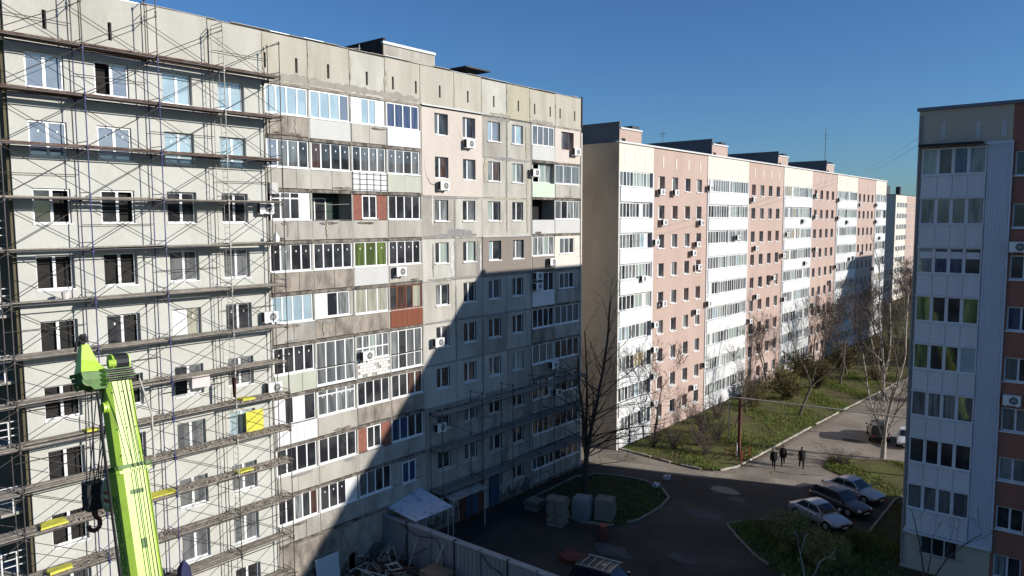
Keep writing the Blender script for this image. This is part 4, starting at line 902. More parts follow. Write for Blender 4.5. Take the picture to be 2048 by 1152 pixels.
bb = MB(); bb.tube(P_(.55, -.40, .1), P_(.55, -.30, .1), .12, 12); bb.tube(P_(.55, -.30, .1), P_(.55, -.33, .1), .14, 12); bb.build('side_roller', X['lime'], cr)
for k, (x0, x1) in enumerate(((-.26, .02), (-.03, .10), (.06, .17), (.14, .25))):
    bb = MB(); bb.path([P_(-.1, x0, .40), P_(2.0, x0*.2+x1*.8, .43), P_(18, x1+.02*k, .42)], .009, 5); bb.build('hoist_rope', X['steel'], cr)
bb = MB(); bb.path([P_(.0, .40, .35), P_(.9, .56, .36), P_(1.9, .47, .38)], .022, 6); bb.build('hose', X['polew'], cr)
bb = MB(); bb.path([P_(.2, -.46, .1), P_(3, -.52, .15), P_(10, -.55, .15), P_(18, -.55, .15)], .028, 5); bb.path([P_(.9, -.42, -.1), P_(5, -.50, 0.0), P_(18, -.50, 0.0)], .02, 5); bb.build('hydraulic_line', X['black'], cr)
fc = bpy.data.curves.new('lettering', 'FONT'); fc.body = 'ZOOMLION'; fc.size = .34; fc.extrude = .004; fc.space_character = .92
fo = bpy.data.objects.new('lettering_tmp', fc); col.objects.link(fo)
lm_ = bpy.data.meshes.new_from_object(fo); bpy.data.objects.remove(fo); lm_.materials.clear(); lm_.materials.append(X['letter'])
lt = ob('lettering', lm_, cr)
# text on the left (-ex) face, reading down along the boom
tx = ax; tn = -ex; ty = tn.cross(tx)
lt.matrix_local = Matrix(((tx.x, ty.x, tn.x, 0), (tx.y, ty.y, tn.y, 0), (tx.z, ty.z, tn.z, 0), (0, 0, 0, 1))); lt.location = P_(2.55, -.352, 0)-ty*.15
# hook block hanging on its ropes
hp = Vector((-18.2, 6.80, 14.3))
hk = thing('hook_block', 'black crane hook block with red and white striped cheek hanging left of the boom', 'crane hook', hp)
bb = MB(); bb.box(-.16, .16, -.20, .20, .0, .62); bb.tube((-.2, 0, .25), (.2, 0, .25), .2, 14); bb.build('housing', X['black'], hk)
bb = MB(); n = 10
bb.loft([[(.17, .22+.16*math.cos(2*math.pi*k/n), .3+.42*math.sin(2*math.pi*k/n)) for k in range(n)], [(.22, .22+.16*math.cos(2*math.pi*k/n), .3+.42*math.sin(2*math.pi*k/n)) for k in range(n)]]); ck = bb.build('cheek_plate', X['metal'], hk)
for k in range(4):
    bb = MB(); zz = .02+.09*k; bb.loft([[(.222, .12, zz+.08), (.222, .30, zz-.02), (.222, .30, zz+.03), (.222, .12, zz+.13)], [(.228, .12, zz+.08), (.228, .30, zz-.02), (.228, .30, zz+.03), (.228, .12, zz+.13)]])
    bb.build('stripe', X['red'] if k % 2 else X['white'], ck)
bb = MB(); pts = [(0, 0, -.02), (0, 0, -.18), (0, .1, -.30), (0, .1, -.44), (0, 0, -.54), (0, -.12, -.48), (0, -.15, -.38)]
bb.path(pts, .05, 8); bb.tube((0, 0, -.16), (0, 0, .02), .07, 8); bb.build('hook', X['rust'], hk)
bb = MB()
for k, (dx, dy) in enumerate(((-.1, -.1), (-.05, .04), (.06, -.12), (.1, .06), (.0, .14), (.04, .0))):
    t_ = topP+ex*(-.62+.11*k)+ey*(-.1+.05*k)-hp; bb.tube((dx, dy, .55), t_, .013, 5)
bb.build('rope', X['steel'], hk)
# dark worker-like bundle hanging near the bottom right of the boom
o = thing('hanging_bag', 'navy blue cloth bag hanging from a scaffold pole beside the boom near the bottom edge', 'bag', (-33.8, 16.4, 4.2))
bb = MB(); bb.loft([[(-.05, -.05, .75), (.05, -.05, .75), (.05, .05, .75), (-.05, .05, .75)], [(-.2, -.22, .4), (.2, -.22, .4), (.2, .22, .4), (-.2, .22, .4)], [(-.24, -.28, -.3), (.24, -.28, -.3), (.24, .28, -.3), (-.24, .28, -.3)]]); bb.build('sack', X['navy'], o)
bb = MB(); bb.tube((0, 0, .7), (-.15, 0, 1.2), .015, 5); bb.build('strap', X['navy'], o)
# ================================================================== FENCE, SCRAP, PALLETS
fe = thing('fence', 'grey site fence of sheet panels running out from the wall of the grey block', 'fence', (-35.2, 30.0, 0))
x = 0.0; i = 0; rn = random.Random(51)
while x < 22:
    L = 2.0; bb = MB(); bb.box(x+.02, x+L-.02, -.03, .03, .08, 2.5+rn.uniform(-.02, .02))
    for k in range(6): bb.box(x+.1+k*.32, x+.14+k*.32, -.05, -.03, .1, 2.45)
    bb.build('panel', X['fence'], fe)
    bb = MB(); bb.box(x-.04, x+.04, -.12, .1, 0, 2.62); bb.build('post', X['pole'] if i % 2 else X['fence'], fe)
    bb = MB(); dz = rn.uniform(-.02, .02); bb.loft([[(x, -.10, 2.50+dz), (x, .42, 2.46+dz), (x, .42, 2.50+dz), (x, -.10, 2.56+dz)], [(x+L-.02, -.10, 2.52), (x+L-.02, .42, 2.47), (x+L-.02, .42, 2.51), (x+L-.02, -.10, 2.57)]]); bb.build('cap', X['fence2'], fe)
    x += L; i += 1
bb = MB(); bb.path([(1.5, -.12, 2.4), (3.0, -.2, 2.1), (4.6, -.15, 2.35), (5.2, -.14, 1.6), (5.3, -.14, .4)], .025, 5); bb.path([(8.2, -.12, 2.4), (8.8, -.15, 1.9), (9.6, -.12, 1.75), (10.1, -.15, .8), (10.2, -.12, .1)], .03, 5); bb.build('cable', X['black'], fe)
for k in range(4):
    bb = MB(); xx = 1.6+k*1.05; bb.tube((xx, -.55-.1*k, 0), (xx+.5, -.12, 2.2), .035, 5)
    tag(bb.build('leaning_pole', X['polew'] if k % 2 else X['fence'], None, (-35.2, 30, 0)), ['thin grey pole leaning on the fence nearest the grey block', 'pale pole leaning on the fence, second from the grey block', 'grey pole leaning on the fence, third from the grey block', 'pale pole leaning on the fence, farthest from the grey block'][k], 'pole')
rn = random.Random(52)
for k in range(8):
    cx, cy = rn.uniform(-34.6, -31.0), rn.uniform(26.4, 29.0); fw_ = rn.uniform(.6, 1.0); fh = rn.uniform(.5, .95)
    bb = MB(); frame_mesh(bb, fw_, fh, [], .055)
    o = bb.build('scrap_window_frame', X['block'] if k % 3 else X['polew'], None, (cx, cy, .2+.07*k)); o.rotation_euler = (rn.uniform(-1.2, -.3) if k % 2 else rn.uniform(.4, 1.4), rn.uniform(-.5, .5), rn.uniform(0, 3))
    tag(o, 'discarded window frame thrown on the scrap heap at the foot of the grey block', 'window frame', 'scrap frames on the heap')
for k in range(16):
    cx, cy = rn.uniform(-34.8, -30.8), rn.uniform(26.6, 29.4); a_ = rn.uniform(0, 6.28); L = rn.uniform(.8, 2.2); e = rn.uniform(-.1, .7)
    bb = MB(); bb.tube((0, 0, 0), (math.cos(a_)*L, math.sin(a_)*L, e*L), .04, 4)
    tag(bb.build('scrap_timber', X['polew'] if k % 2 else X['plank'], None, (cx, cy, rn.uniform(.1, .7))), 'loose timber or pole lying on the scrap heap by the fence', 'timber', 'scrap timber on the heap')
bb = MB()
for k in range(900):
    x_, y_ = rn.gauss(-33, 1.3), rn.gauss(28, .7); 
    if not (-35.2 < x_ < -30 and 26 < y_ < 29.8): continue
    s_ = rn.uniform(.04, .16); z_ = max(0, .7-abs(y_-28.2)*.4-abs(x_+33)*.15)*rn.random(); bb.box(x_, x_+s_, y_, y_+s_*1.5, z_, z_+s_*.6, rn.choice([0, 1, 2]))
tag(bb.build('rubble', [X['dirt'], X['concd'], X['plank']]), 'heap of dark building rubble at the foot of the grey block beside the fence', 'rubble', kind='stuff')
bb = MB(); bb.box(0, .04, -.8, .8, 0, 1.5); o = bb.build('board', X['board'], None, (-34.9, 25.4, .1)); o.rotation_euler = (0, -.12, 0); tag(o, 'pale blue white board propped against the bare base of the grey block', 'board')
bx = thing('cardboard_box', 'brownish pallet load under a sheet standing inside the fence corner', 'box', (-29.6, 28.9, 0))
bb = MB(); bb.loft([[(-.8, -.6, 0), (.8, -.6, 0), (.8, .6, 0), (-.8, .6, 0)], [(-.78, -.58, 1.0), (.78, -.58, 1.05), (.78, .58, 1.0), (-.78, .58, .95)], [(-.5, -.4, 1.2), (.5, -.35, 1.25), (.5, .4, 1.2), (-.5, .4, 1.15)]]); bb.build('body', X['box'], bx)
bb = MB(); bb.box(-.85, .85, -.62, .62, 1.0, 1.03); bb.build('sheet', X['box'], bx)
def pallet(label, x, y, rz, lay, m, wrap=False, L=1.2, W=1.0, jit=.03, seed=1):
    rn = random.Random(seed); t = thing('block_pallet', label, 'pallet', (x, y, 0), rz)
    bb = MB()
    for k in range(3): bb.box(-L/2, L/2, -W/2+k*(W/2-.06), -W/2+k*(W/2-.06)+.12, 0, .12)
    bb.build('pallet_base', X['plankg'], t)
    for r_ in range(lay):
        ox, oy = rn.uniform(-jit, jit), rn.uniform(-jit, jit)
        for i in range(2):
            for j in range(4):
                inst('block', (L, W, m), lambda b: b.box(.015, L/2-.015, .012, W/4-.012, 0, .182), X[m], t, (-L/2+i*L/2+ox+rn.uniform(-.03, .03), -W/2+j*W/4+oy+rn.uniform(-.01, .01), .13+r_*.2)).rotation_euler = (0, 0, rn.uniform(-.03, .03))
    if wrap:
        bb = MB(); h = .13+lay*.2; bb.loft([[(-L/2-.03, -W/2-.04, .1), (L/2+.05, -W/2-.04, .1), (L/2+.05, W/2+.04, .1), (-L/2-.03, W/2+.04, .1)], [(-L/2-.06, -W/2-.06, h*.8), (L/2+.06, -W/2-.06, h*.8), (L/2+.06, W/2+.06, h*.8), (-L/2-.06, W/2+.06, h*.8)], [(-L/2, -W/2, h+.03), (L/2, -W/2, h+.03), (L/2, W/2, h+.03), (-L/2, W/2, h+.03)]])
        bb.build('plastic_wrap', X['wrap'], t)
pallet('leaning stack of grey blocks on a pallet, nearest the viewer at the island', -29.6, 40.6, .2, 9, 'block', L=1.2, W=1.0, jit=.07, seed=1)
pallet('stack of grey blocks wrapped in bluish plastic, middle of the three tall stacks', -28.9, 42.6, .25, 7, 'block', wrap=True, L=1.1, W=1.0, seed=2)
pallet('tall stack of grey blocks at the right end of the row on the island kerb', -27.6, 43.5, .3, 7, 'block', L=1.3, W=1.1, seed=3)
pallet('low untidy stack of grey blocks behind the nearest leaning stack', -31.0, 42.3, .5, 5, 'block', jit=.12, seed=4)
pallet('lowest stack of blocks at the left of the island near the wall', -32.6, 41.8, .1, 3, 'block', jit=.15, seed=5)
for lab, x, y, s_, m in (('pale round stone lying on the asphalt just beyond the island kerb', -28.1, 53.5, .28, 'lgrey'), ('pale stone sitting on the far kerb of the island', -27.9, 51.3, .24, 'lgrey')):
    o = slabthing('stone', lab, 'stone', x, y, 0, s_*2, s_*2, s_*1.3, m, seed=int(s_*100))
rb = thing('red_barrel', 'dull red barrel standing in the shade in front of the island stacks', 'barrel', (-25.9, 40.6, 0))
bb = MB(); n = 14
bb.loft([[(.3*f_*math.cos(2*math.pi*k/n), .3*f_*math.sin(2*math.pi*k/n), z_) for k in range(n)] for z_, f_ in ((0, .96), (.28, 1), (.30, 1.04), (.33, 1), (.58, 1), (.6, 1.04), (.63, 1), (.9, .97))]); bb.build('drum', X['rust'], rb)
bb = MB(); bb.tube((0, 0, .9), (0, 0, .92), .27, 14); bb.build('lid', X['red'], rb)
slabthing('red_tarp', 'dull red tarpaulin heap on the dark asphalt near the bottom of the picture', 'tarpaulin', -25.6, 36.6, 0, 1.6, 1.2, .45, 'rust', seed=8)
bb = MB(); rn = random.Random(61)
for k in range(220):
    x_ = rn.uniform(-27.6, -23.6); y_ = 31.6-.25*(x_+27)+rn.gauss(0, .35); a_ = rn.uniform(-.5, .6); L = rn.uniform(.5, 1.6); z_ = rn.uniform(.1, .8)
    bb.tube((x_, y_, z_), (x_+L*math.cos(a_), y_+L*math.sin(a_), z_+rn.uniform(-.1, .3)), .012, 3, m=rn.choice([0, 0, 1]))
tag(bb.build('brushwood', [X['bark'], X['bark2']]), 'long heap of cut branches lying behind the fence', 'branches', kind='stuff')
# ================================================================== GAS PIPE
gp = thing('gas_pipe', 'overhead gas pipe on rusty posts crossing above the yard road', 'pipe', (-26, 62.9, 0))
P2 = lambda x, y, z: (x+26, y-62.9, z)
bb = MB(); bb.path([P2(-26.9, 62.7, 1.6), P2(-26.9, 62.7, 5.2), P2(-26.0, 62.9, 5.25), P2(-13.5, 66.9, 4.75), P2(-6, 69, 4.6)], .06, 8); bb.build('pipe', X['pipe'], gp)
bb = MB(); bb.box(-.11, .11, -.11, .11, 0, 5.15); bb.build('post', X['rust'], gp)
bb = MB(); bb.tube((0, 0, 4.4), (.9, .3, 5.1), .05, 6); bb.tube((0, 0, 4.3), (-.6, -.15, 4.05), .03, 5); bb.build('bracket', X['rust'], gp)
bb = MB(); q = P2(-6, 69, 0); bb.box(q[0]-.1, q[0]+.1, q[1]-.1, q[1]+.1, 0, 4.55); bb.build('post', X['rust'], gp)
rf = thing('railing', 'low red pipe railing around the valve at the foot of the gas pipe post', 'railing', (-26.0, 62.2, 0))
bb = MB()
for (x0, y0, x1, y1) in ((-.6, -.9, .9, -.9), (.9, -.9, .9, .9), (.9, .9, -.6, .9), (-.6, .9, -.6, -.9)):
    for z_ in (.45, .85): bb.tube((x0, y0, z_), (x1, y1, z_), .03, 5)
bb.build('rail', X['rust'], rf)
for (x0, y0) in ((-.6, -.9), (.9, -.9), (.9, .9), (-.6, .9)):
    bb = MB(); bb.tube((x0, y0, 0), (x0, y0, 1.0), .04, 6); bb.build('post', X['red'] if x0 > 0 else X['rust'], rf)
bb = MB(); bb.tube((.0, .2, 0), (0, .2, 1.1), .07, 8); bb.tube((.0, .2, 1.1), (0, .2, 1.35), .03, 6); bb.build('valve', X['cloth'], rf)
# ================================================================== CARS
def car(label, x, y, rz, paint, kind='sedan'):
    t = thing('parked_car', label, 'car', (x, y, 0), rz)
    wag = kind == 'wagon'; suv = kind == 'suv'; L = 2.2 if not suv else 2.2; W = .86 if not suv else .9
    if not suv:
        st = [(-2.22, .45, .60, .72), (-2.12, .30, .86, .80), (-1.75, .26, .97, .85), (-1.1, .24, .95, .87), (0, .22, .91, .88), (.85, .24, .88, .87), (1.5, .26, .82, .85), (2.0, .30, .70, .79), (2.2, .42, .56, .66)]
        gh = dict(b0=-1.62, b1=.98, t0=-.92, t1=.18, zb=.92, zt=1.42)
    else:
        st = [(-2.2, .5, .75, .78), (-2.12, .38, 1.02, .84), (-1.6, .32, 1.06, .88), (-.8, .3, 1.06, .9), (.3, .3, 1.05, .9), (.9, .32, 1.02, .89), (1.5, .34, .96, .87), (2.0, .38, .84, .82), (2.15, .5, .68, .74)]
        gh = dict(b0=-2.1, b1=.98, t0=-1.85, t1=.3, zb=1.03, zt=1.68)
    if wag: gh = dict(b0=-2.05, b1=.98, t0=-1.7, t1=.2, zb=.92, zt=1.43)
    bb = MB(); rings = []
    for sx, z0, z1, wd in st:
        zm = z0+(z1-z0)*.55
        rings.append([(sx, -wd*.88, z0), (sx, -wd*.98, z0+.12), (sx, -wd, zm), (sx, -wd*.96, z1-.07), (sx, -wd*.82, z1), (sx, 0, z1+.035), (sx, wd*.82, z1), (sx, wd*.96, z1-.07), (sx, wd, zm), (sx, wd*.98, z0+.12), (sx, wd*.88, z0)])
    bb.loft(rings); body = bb.build('body', X[paint], t, smooth=True)
    md = body.modifiers.new('s', 'SUBSURF'); md.levels = 1; md.render_levels = 2
    g_ = gh
    def ring(xa, z, hw): return hw
    bw, tw = W*.90, W*.70
    zb_, zt = g_['zb']-.05, g_['zt']
    mid = (g_['t0']+g_['t1'])/2
    # cabin shell
    bb = MB()
    prof = [(g_['b0'], zb_, bw*.94), (g_['t0'], zt-.03, tw), (mid, zt+.015, tw*1.03), (g_['t1'], zt-.03, tw), (g_['b1'], zb_, bw*.94)]
    Lp = [(p[0], -p[2], p[1]) for p in prof]; Rp = [(p[0], p[2], p[1]) for p in prof]
    cm = [(p[0], 0, p[1]+(.03 if 0 < i < 4 else .02)) for i, p in enumerate(prof)]
    for i in range(4):
        bb.quad(Lp[i], Lp[i+1], cm[i+1], cm[i]); bb.quad(cm[i], cm[i+1], Rp[i+1], Rp[i])
    bb.poly([(p[0], -bw, zb_) if i in (0, 4) else q for i, (p, q) in enumerate(zip(prof, Lp))][::-1]); bb.poly([(p[0], bw, zb_) if i in (0, 4) else q for i, (p, q) in enumerate(zip(prof, Rp))])
    bb.build('roof', X[paint], t)
    def lerp(a, b, k): return a+(b-a)*k
    for nm, i0, i1 in (('rear_window', 0, 1), ('windshield', 4, 3)):
        a0, a1 = prof[i0], prof[i1]; nx = (-1 if i0 == 0 else 1)
        def pt(k, s_): return (lerp(a0[0], a1[0], k)+nx*.012, s_*lerp(a0[2], a1[2], k)*.88, lerp(a0[1], a1[1], k)+.022)
        c0 = lambda k: (lerp(a0[0], a1[0], k)+nx*.012, 0, lerp(a0[1], a1[1], k)+.047)
        bb = MB(); q = [pt(.12, -1), c0(.12), pt(.12, 1), pt(.9, 1), c0(.9), pt(.9, -1)]
        if i0 == 4: q = q[::-1]
        bb.poly(q[::-1]); bb.build(nm, X['carglass'], t)
    for s_ in (-1, 1):
        def sp(xx, k): return (xx, s_*(lerp(bw, tw, k)+.012), lerp(zb_, zt-.03, k)+.0)
        xa0 = lerp(g_['b0'], g_['t0'], .2)+.16; xa1 = lerp(g_['b0'], g_['t0'], .84)+.10; xb0 = lerp(g_['b1'], g_['t1'], .2)-.12; xb1 = lerp(g_['b1'], g_['t1'], .84)-.08
        m_ = lerp(xa0, xb0, .47); segs = [(xa0, xa1, m_-.03, m_-.03), (m_+.03, m_+.03, xb0, xb1)]
        for (p0, p1, q0, q1) in segs:
            bb = MB(); q = [sp(p0, .2), sp(q0, .2), sp(q1, .84), sp(p1, .84)]
            bb.poly(q if s_ < 0 else q[::-1]); bb.build('side_window', X['carglass'], t)
        for wx in (-1.32, 1.34):
            wr = .32 if not suv else .36
            wh = MB(); wh.tube((wx, s_*(W-.20), wr), (wx, s_*(W+.012), wr), wr, 20); wo = wh.build('wheel', X['black'], t)
            wh = MB(); wh.tube((wx, s_*(W+.0), wr), (wx, s_*(W+.022), wr), wr*.62, 14, r2=wr*.55); wh.build('rim', X['metal'], wo)
            wh = MB(); wh.loft([[(wx+(wr+.055)*math.cos(a_), s_*(W-.10), wr+(wr+.055)*math.sin(a_)) for a_ in [math.pi*k/10 for k in range(11)]], [(wx+(wr+.055)*math.cos(a_), s_*(W+.006), wr+(wr+.055)*math.sin(a_)) for a_ in [math.pi*k/10 for k in range(11)]]]); wh.build('wheel_arch', X['black'], t)
        bb = MB(); zl = st[-2][2]-.14; bb.loft([[(2.02, s_*.74, zl), (2.02, s_*.50, zl), (2.02, s_*.50, zl+.13), (2.02, s_*.74, zl+.11)], [(2.185, s_*.66, zl), (2.205, s_*.46, zl), (2.15, s_*.46, zl+.11), (2.12, s_*.66, zl+.09)]]); bb.build('headlight', X['lamp'], t)
        bb = MB(); bb.box(-2.225, -2.08, s_*.48, s_*.76, .66, .80); bb.build('tail_light', X['tail'], t)
        bb = MB(); bb.box(.72, .88, s_*(W+.0), s_*(W+.17), .93 if not suv else 1.08, 1.05 if not suv else 1.22); bb.build('mirror', X[paint], t)
        for hx in (-.35, .5):
            bb = MB(); bb.box(hx, hx+.15, s_*(W+.005), s_*(W+.02), .75, .775); bb.build('door_handle', X['black'], t)
    bb = MB(); bb.box(2.17, 2.235, -.62, .62, .34, .48); bb.box(2.15, 2.21, -.34, .34, .52, .60); bb.build('bumper_grille', X['black'], t)
    bb = MB(); bb.box(2.236, 2.245, -.26, .26, .37, .47); bb.build('number_plate', X['white'], t)
    bb = MB(); bb.box(-2.25, -2.16, -.7, .7, .34, .46); bb.build('rear_bumper', X['black'] if suv else X[paint], t)
    return t
car('silver sedan nearest the viewer of the three cars parked side by side', -15.75, 52.4, R(-27), 'carsil')
car('dark grey estate car parked between two silver sedans', -15.4, 55.8, R(-23), 'cargrn', 'wagon')
car('silver sedan parked beside the corner lawn, farthest of the three cars', -15.3, 58.9, R(-17), 'carsil')
car('black car parked on the sunlit yard road behind the birch trunks', -17.9, 76.6, R(108), 'carblk', 'suv')
car('white car parked half hidden by the shaded block, behind the gas pipe', -15.3, 76.2, R(-80), 'carwht')
lc = car('dark car parked at the bottom edge of the picture with a loaded roof rack', -21.5, 34.3, R(8), 'carblk', 'suv')
bb = MB()
for k in range(5): bb.box(-1.5+.45*k, -1.46+.45*k, -.7, .7, 1.72, 1.76)
bb.box(-1.6, .5, -.72, -.68, 1.74, 1.82); bb.box(-1.6, .5, .68, .72, 1.74, 1.82); bb.build('roof_rack', X['metal'], lc)
# ================================================================== PEOPLE
def person(label, x, y, rz, h=1.72, coat='coat', phase=1, hat=True, hairm='hair', build=1.0):
    t = thing('person', label, 'person', (x, y, 0), rz)
    s = h/1.72
    V = []; E = []; Rd = []
    def add(p, r, par=None):
        V.append((p[0]*s, p[1]*s, p[2]*s)); Rd.append(r*s*build)
        if par is not None: E.append((par, len(V)-1))
        return len(V)-1
    pel = add((0, 0, .92), .155); wst = add((.01, 0, 1.08), .15, pel); ch = add((.02, 0, 1.30), .165, wst); nk = add((.02, 0, 1.47), .07, ch); hd0 = add((.035, 0, 1.55), .085, nk); hd1 = add((.045, 0, 1.64), .095, hd0); add((.03, 0, 1.71), .06, hd1)
    for sd in (-1, 1):
        ph = phase*sd
        hip = add((0, .09*sd, .86), .115, pel); kn = add((.16*ph+.04, .10*sd, .48), .075, hip); an = add((.20*ph-.02-(.06 if ph < 0 else 0), .10*sd, .10 if ph > 0 else .13), .05, kn); add((.20*ph+.12-(.05 if ph < 0 else 0), .11*sd, .05), .045, an)
        sh = add((.02, .19*sd, 1.38), .075, ch); el = add((-.10*ph-.02, .25*sd, 1.12), .058, sh); ha = add((-.12*ph+.10, .26*sd, .90), .045, el); add((-.12*ph+.13, .26*sd, .80), .035, ha)
    me = bpy.data.meshes.new('body'); me.from_pydata(V, E, []); me.materials.append(X[coat])
    o = ob('body', me, t); sk = o.modifiers.new('skin', 'SKIN'); 
    for i, r in enumerate(Rd): me.skin_vertices[0].data[i].radius = (r, r)
    me.skin_vertices[0].data[0].use_root = True
    sb = o.modifiers.new('sub', 'SUBSURF'); sb.levels = 1; sb.render_levels = 2
    # coat skirt
    bb = MB(); n = 12
    bb.loft([[((.2*build*math.cos(2*math.pi*k/n))*s*f_, .26*math.sin(2*math.pi*k/n)*s*f_*build, z_*s) for k in range(n)] for z_, f_ in ((.70, .98), (.9, .92), (1.15, .82), (1.36, .78), (1.44, .45))]); bb.build('coat', X[coat], t, smooth=True)
    # head : face, nose, ears, eyes
    bb = MB(); 
    rings = []
    for k in range(7):
        a_ = math.pi*(k+.5)/7; z_ = 1.615+.12*math.cos(a_); r_ = .098*math.sin(a_)
        rings.append([((.055+r_*math.cos(2*math.pi*q/12))*s, r_*.86*math.sin(2*math.pi*q/12)*s, z_*s) for q in range(12)])
    bb.loft(rings); hd = bb.build('head', X['skin'], t, smooth=True)
    bb = MB(); bb.box(.14*s, .172*s, -.012, .012, 1.59*s, 1.625*s); bb.box(.05*s, .075*s, -.10*s, .10*s, 1.59*s, 1.64*s); bb.build('nose_and_ears', X['skin'], hd)
    bb = MB(); bb.box(.145*s, .151*s, -.045, -.02, 1.63*s, 1.642*s); bb.box(.145*s, .151*s, .02, .045, 1.63*s, 1.642*s); bb.box(.145*s, .15*s, -.025, .025, 1.555*s, 1.563*s); bb.build('eyes_and_mouth', X['black'], hd)
    rings = []
    for k in range(5):
        a_ = math.pi*.55*(k+.35)/5; z_ = 1.635+.125*math.cos(a_); r_ = .112*math.sin(a_)
        rings.append([((.035+r_*math.cos(2*math.pi*q/12))*s, r_*.9*math.sin(2*math.pi*q/12)*s, z_*s) for q in range(12)])
    bb = MB(); bb.loft(rings); bb.build('hat' if hat else 'hair', X['coat'] if hat else X[hairm], t, smooth=True)
    return t
person('grey haired person in black with one arm bent, leftmost of the three walkers', -22.38, 61.5, R(-75), 1.70, 'coat', 1, False)
p2 = person('person in dark brown coat carrying a white bag, middle of the three walkers', -22.1, 62.9, R(-70), 1.74, 'coat2', -1, True, build=1.12)
bb = MB(); bb.loft([[(.02, -.40, .35), (.2, -.40, .35), (.2, -.32, .35), (.02, -.32, .35)], [(.0, -.42, .6), (.22, -.42, .6), (.22, -.3, .6), (.0, -.3, .6)], [(.08, -.38, .8), (.12, -.38, .8), (.12, -.34, .8), (.08, -.34, .8)]])
bo_ = bb.build('white_bag', X['bag'], None, (-22.1, 62.9, 0)); bo_.rotation_euler = (0, 0, R(-70)); tag(bo_, 'white carrier bag held by the middle walker', 'bag')
person('person in long black coat and cap walking apart on the right', -20.6, 63.1, R(-60), 1.80, 'coat', 1, True, build=1.1)
# ================================================================== TREES
def tree_segments(seed, H, r0_, split=4, spread=.5, lean=(0, 0), first=.25, up_=.35, depth=5, nfork=(2, 3), wig=.12, side=0.5, dmin=.012, stems=1, fall=.72):
    rn = random.Random(seed); segs = []
    def grow(p, d, L, r, lev):
        n = 3 if lev < 2 else 2
        q = p; dd = d.copy()
        for i in range(n):
            dd = (dd+Vector((rn.gauss(0, wig), rn.gauss(0, wig), up_*.12*(1 if lev else .3)))).normalized()
            e = q+dd*(L/n); r2 = r*(1-.22/n*1.2)
            segs.append((q, e, r, r2, lev)); 
            if lev >= 1 and lev < depth and rn.random() < side:
                sd = Vector((rn.gauss(0, 1), rn.gauss(0, 1), rn.gauss(.15, .5))).normalized()
                d2 = (dd*.5+sd*.8).normalized(); grow(e, d2, L*fall*.8, max(dmin, r2*.42), lev+2)
            q = e; r = r2
        if lev >= depth: return
        k = rn.randint(*nfork)
        for i in range(k):
            a_ = 2*math.pi*(i/k)+rn.uniform(-.5, .5)
            pr = dd.cross(Vector((0, 0, 1)) if abs(dd.z) < .95 else Vector((1, 0, 0))).normalized(); pq = dd.cross(pr)
            off = (pr*math.cos(a_)+pq*math.sin(a_))*spread*rn.uniform(.6, 1.3)
            d2 = (dd+off+Vector((0, 0, up_*.25))).normalized()
            grow(q, d2, L*fall*rn.uniform(.8, 1.2), max(dmin, r*(.75 if i == 0 else .55)), lev+1)
    for s_ in range(stems):
        a_ = 2*math.pi*s_/max(1, stems)+.6
        d0 = Vector((lean[0]+(.22*math.cos(a_) if stems > 1 else 0), lean[1]+(.22*math.sin(a_) if stems > 1 else 0), 1)).normalized()
        grow(Vector((.12*math.cos(a_)*(stems > 1), .12*math.sin(a_)*(stems > 1), -.1)), d0, H*first, r0_, 0)
    mz = max(s[1].z for s in segs); k = H/mz
    return [(a*k, b*k, r, r2, l) for a, b, r, r2, l in segs]
def bare_tree(name, label, x, y, segs, mt, mc, cut=.05, group=None, sc=1, rz=0, cache=None, cat='tree'):
    t = thing(name, label, cat, (x, y, 0), rz, group); t.scale = (sc, sc, sc)
    if cache is not None and cache in _cache: m1, m2 = _cache[cache]
    else:
        b1, b2 = MB(), MB()
        for a, b_, r, r2, l in segs:
            if r > cut: b1.tube(a, b_, r, 7 if r > .1 else 5, r2=r2, cap=False)
            else: b2.tube(a, b_, r, 3, r2=r2, cap=False)
        m1 = b1.mesh('trunk', X[mt], True); m2 = b2.mesh('crown', X[mc], False)
        if cache is not None: _cache[cache] = (m1, m2)
    ob('trunk', m1, t); ob('crown', m2, t); return t
# main dark tree by the corner of the grey block : two upright leaders and arching lower limbs
rn = random.Random(77)
segs = []
def limb(p, d, L, r, lev, droop=0.0, wig=.1, side=.8, rr_=rn):
    n = max(3, int(L/.55)); q = p; dd = d.normalized()
    for i in range(n):
        dd = (dd+Vector((rr_.gauss(0, wig), rr_.gauss(0, wig), rr_.gauss(0, wig)-droop))).normalized()
        e = q+dd*(L/n); r2 = max(.009, r*(1-.85/n)) if lev else r*(1-.5/n); segs.append((q, e, max(r, .013), max(r2, .012), lev))
        if lev < 4 and rr_.random() < side and i > 0:
            sd = Vector((rr_.gauss(0, 1), rr_.gauss(0, 1), rr_.gauss(.35, .5))).normalized()
            limb(e, (dd*.7+sd*.75), L*(.62 if L > 8.5 else 1)*rr_.uniform(.32, .54)*(1-.35*i/n), r2*.5, lev+1, droop*.6, wig*1.1, side*.95, rr_)
        q = e; r = r2
    return q
B0 = Vector((0, 0, -.1))
f1 = B0+Vector((.05, .05, 3.0)); segs.append((B0, B0+Vector((0, 0, 1.4)), .27, .235, 0)); segs.append((B0+Vector((0, 0, 1.4)), f1, .235, .21, 0))
for d_, L_, r_ in (((-.10, -.08, 1), 9.0, .17), ((.14, .10, 1), 13.2, .18), ((.02, .12, 1), 10.5, .11)):
    limb(f1, Vector(d_), L_, r_, 1, 0, .045, .85)
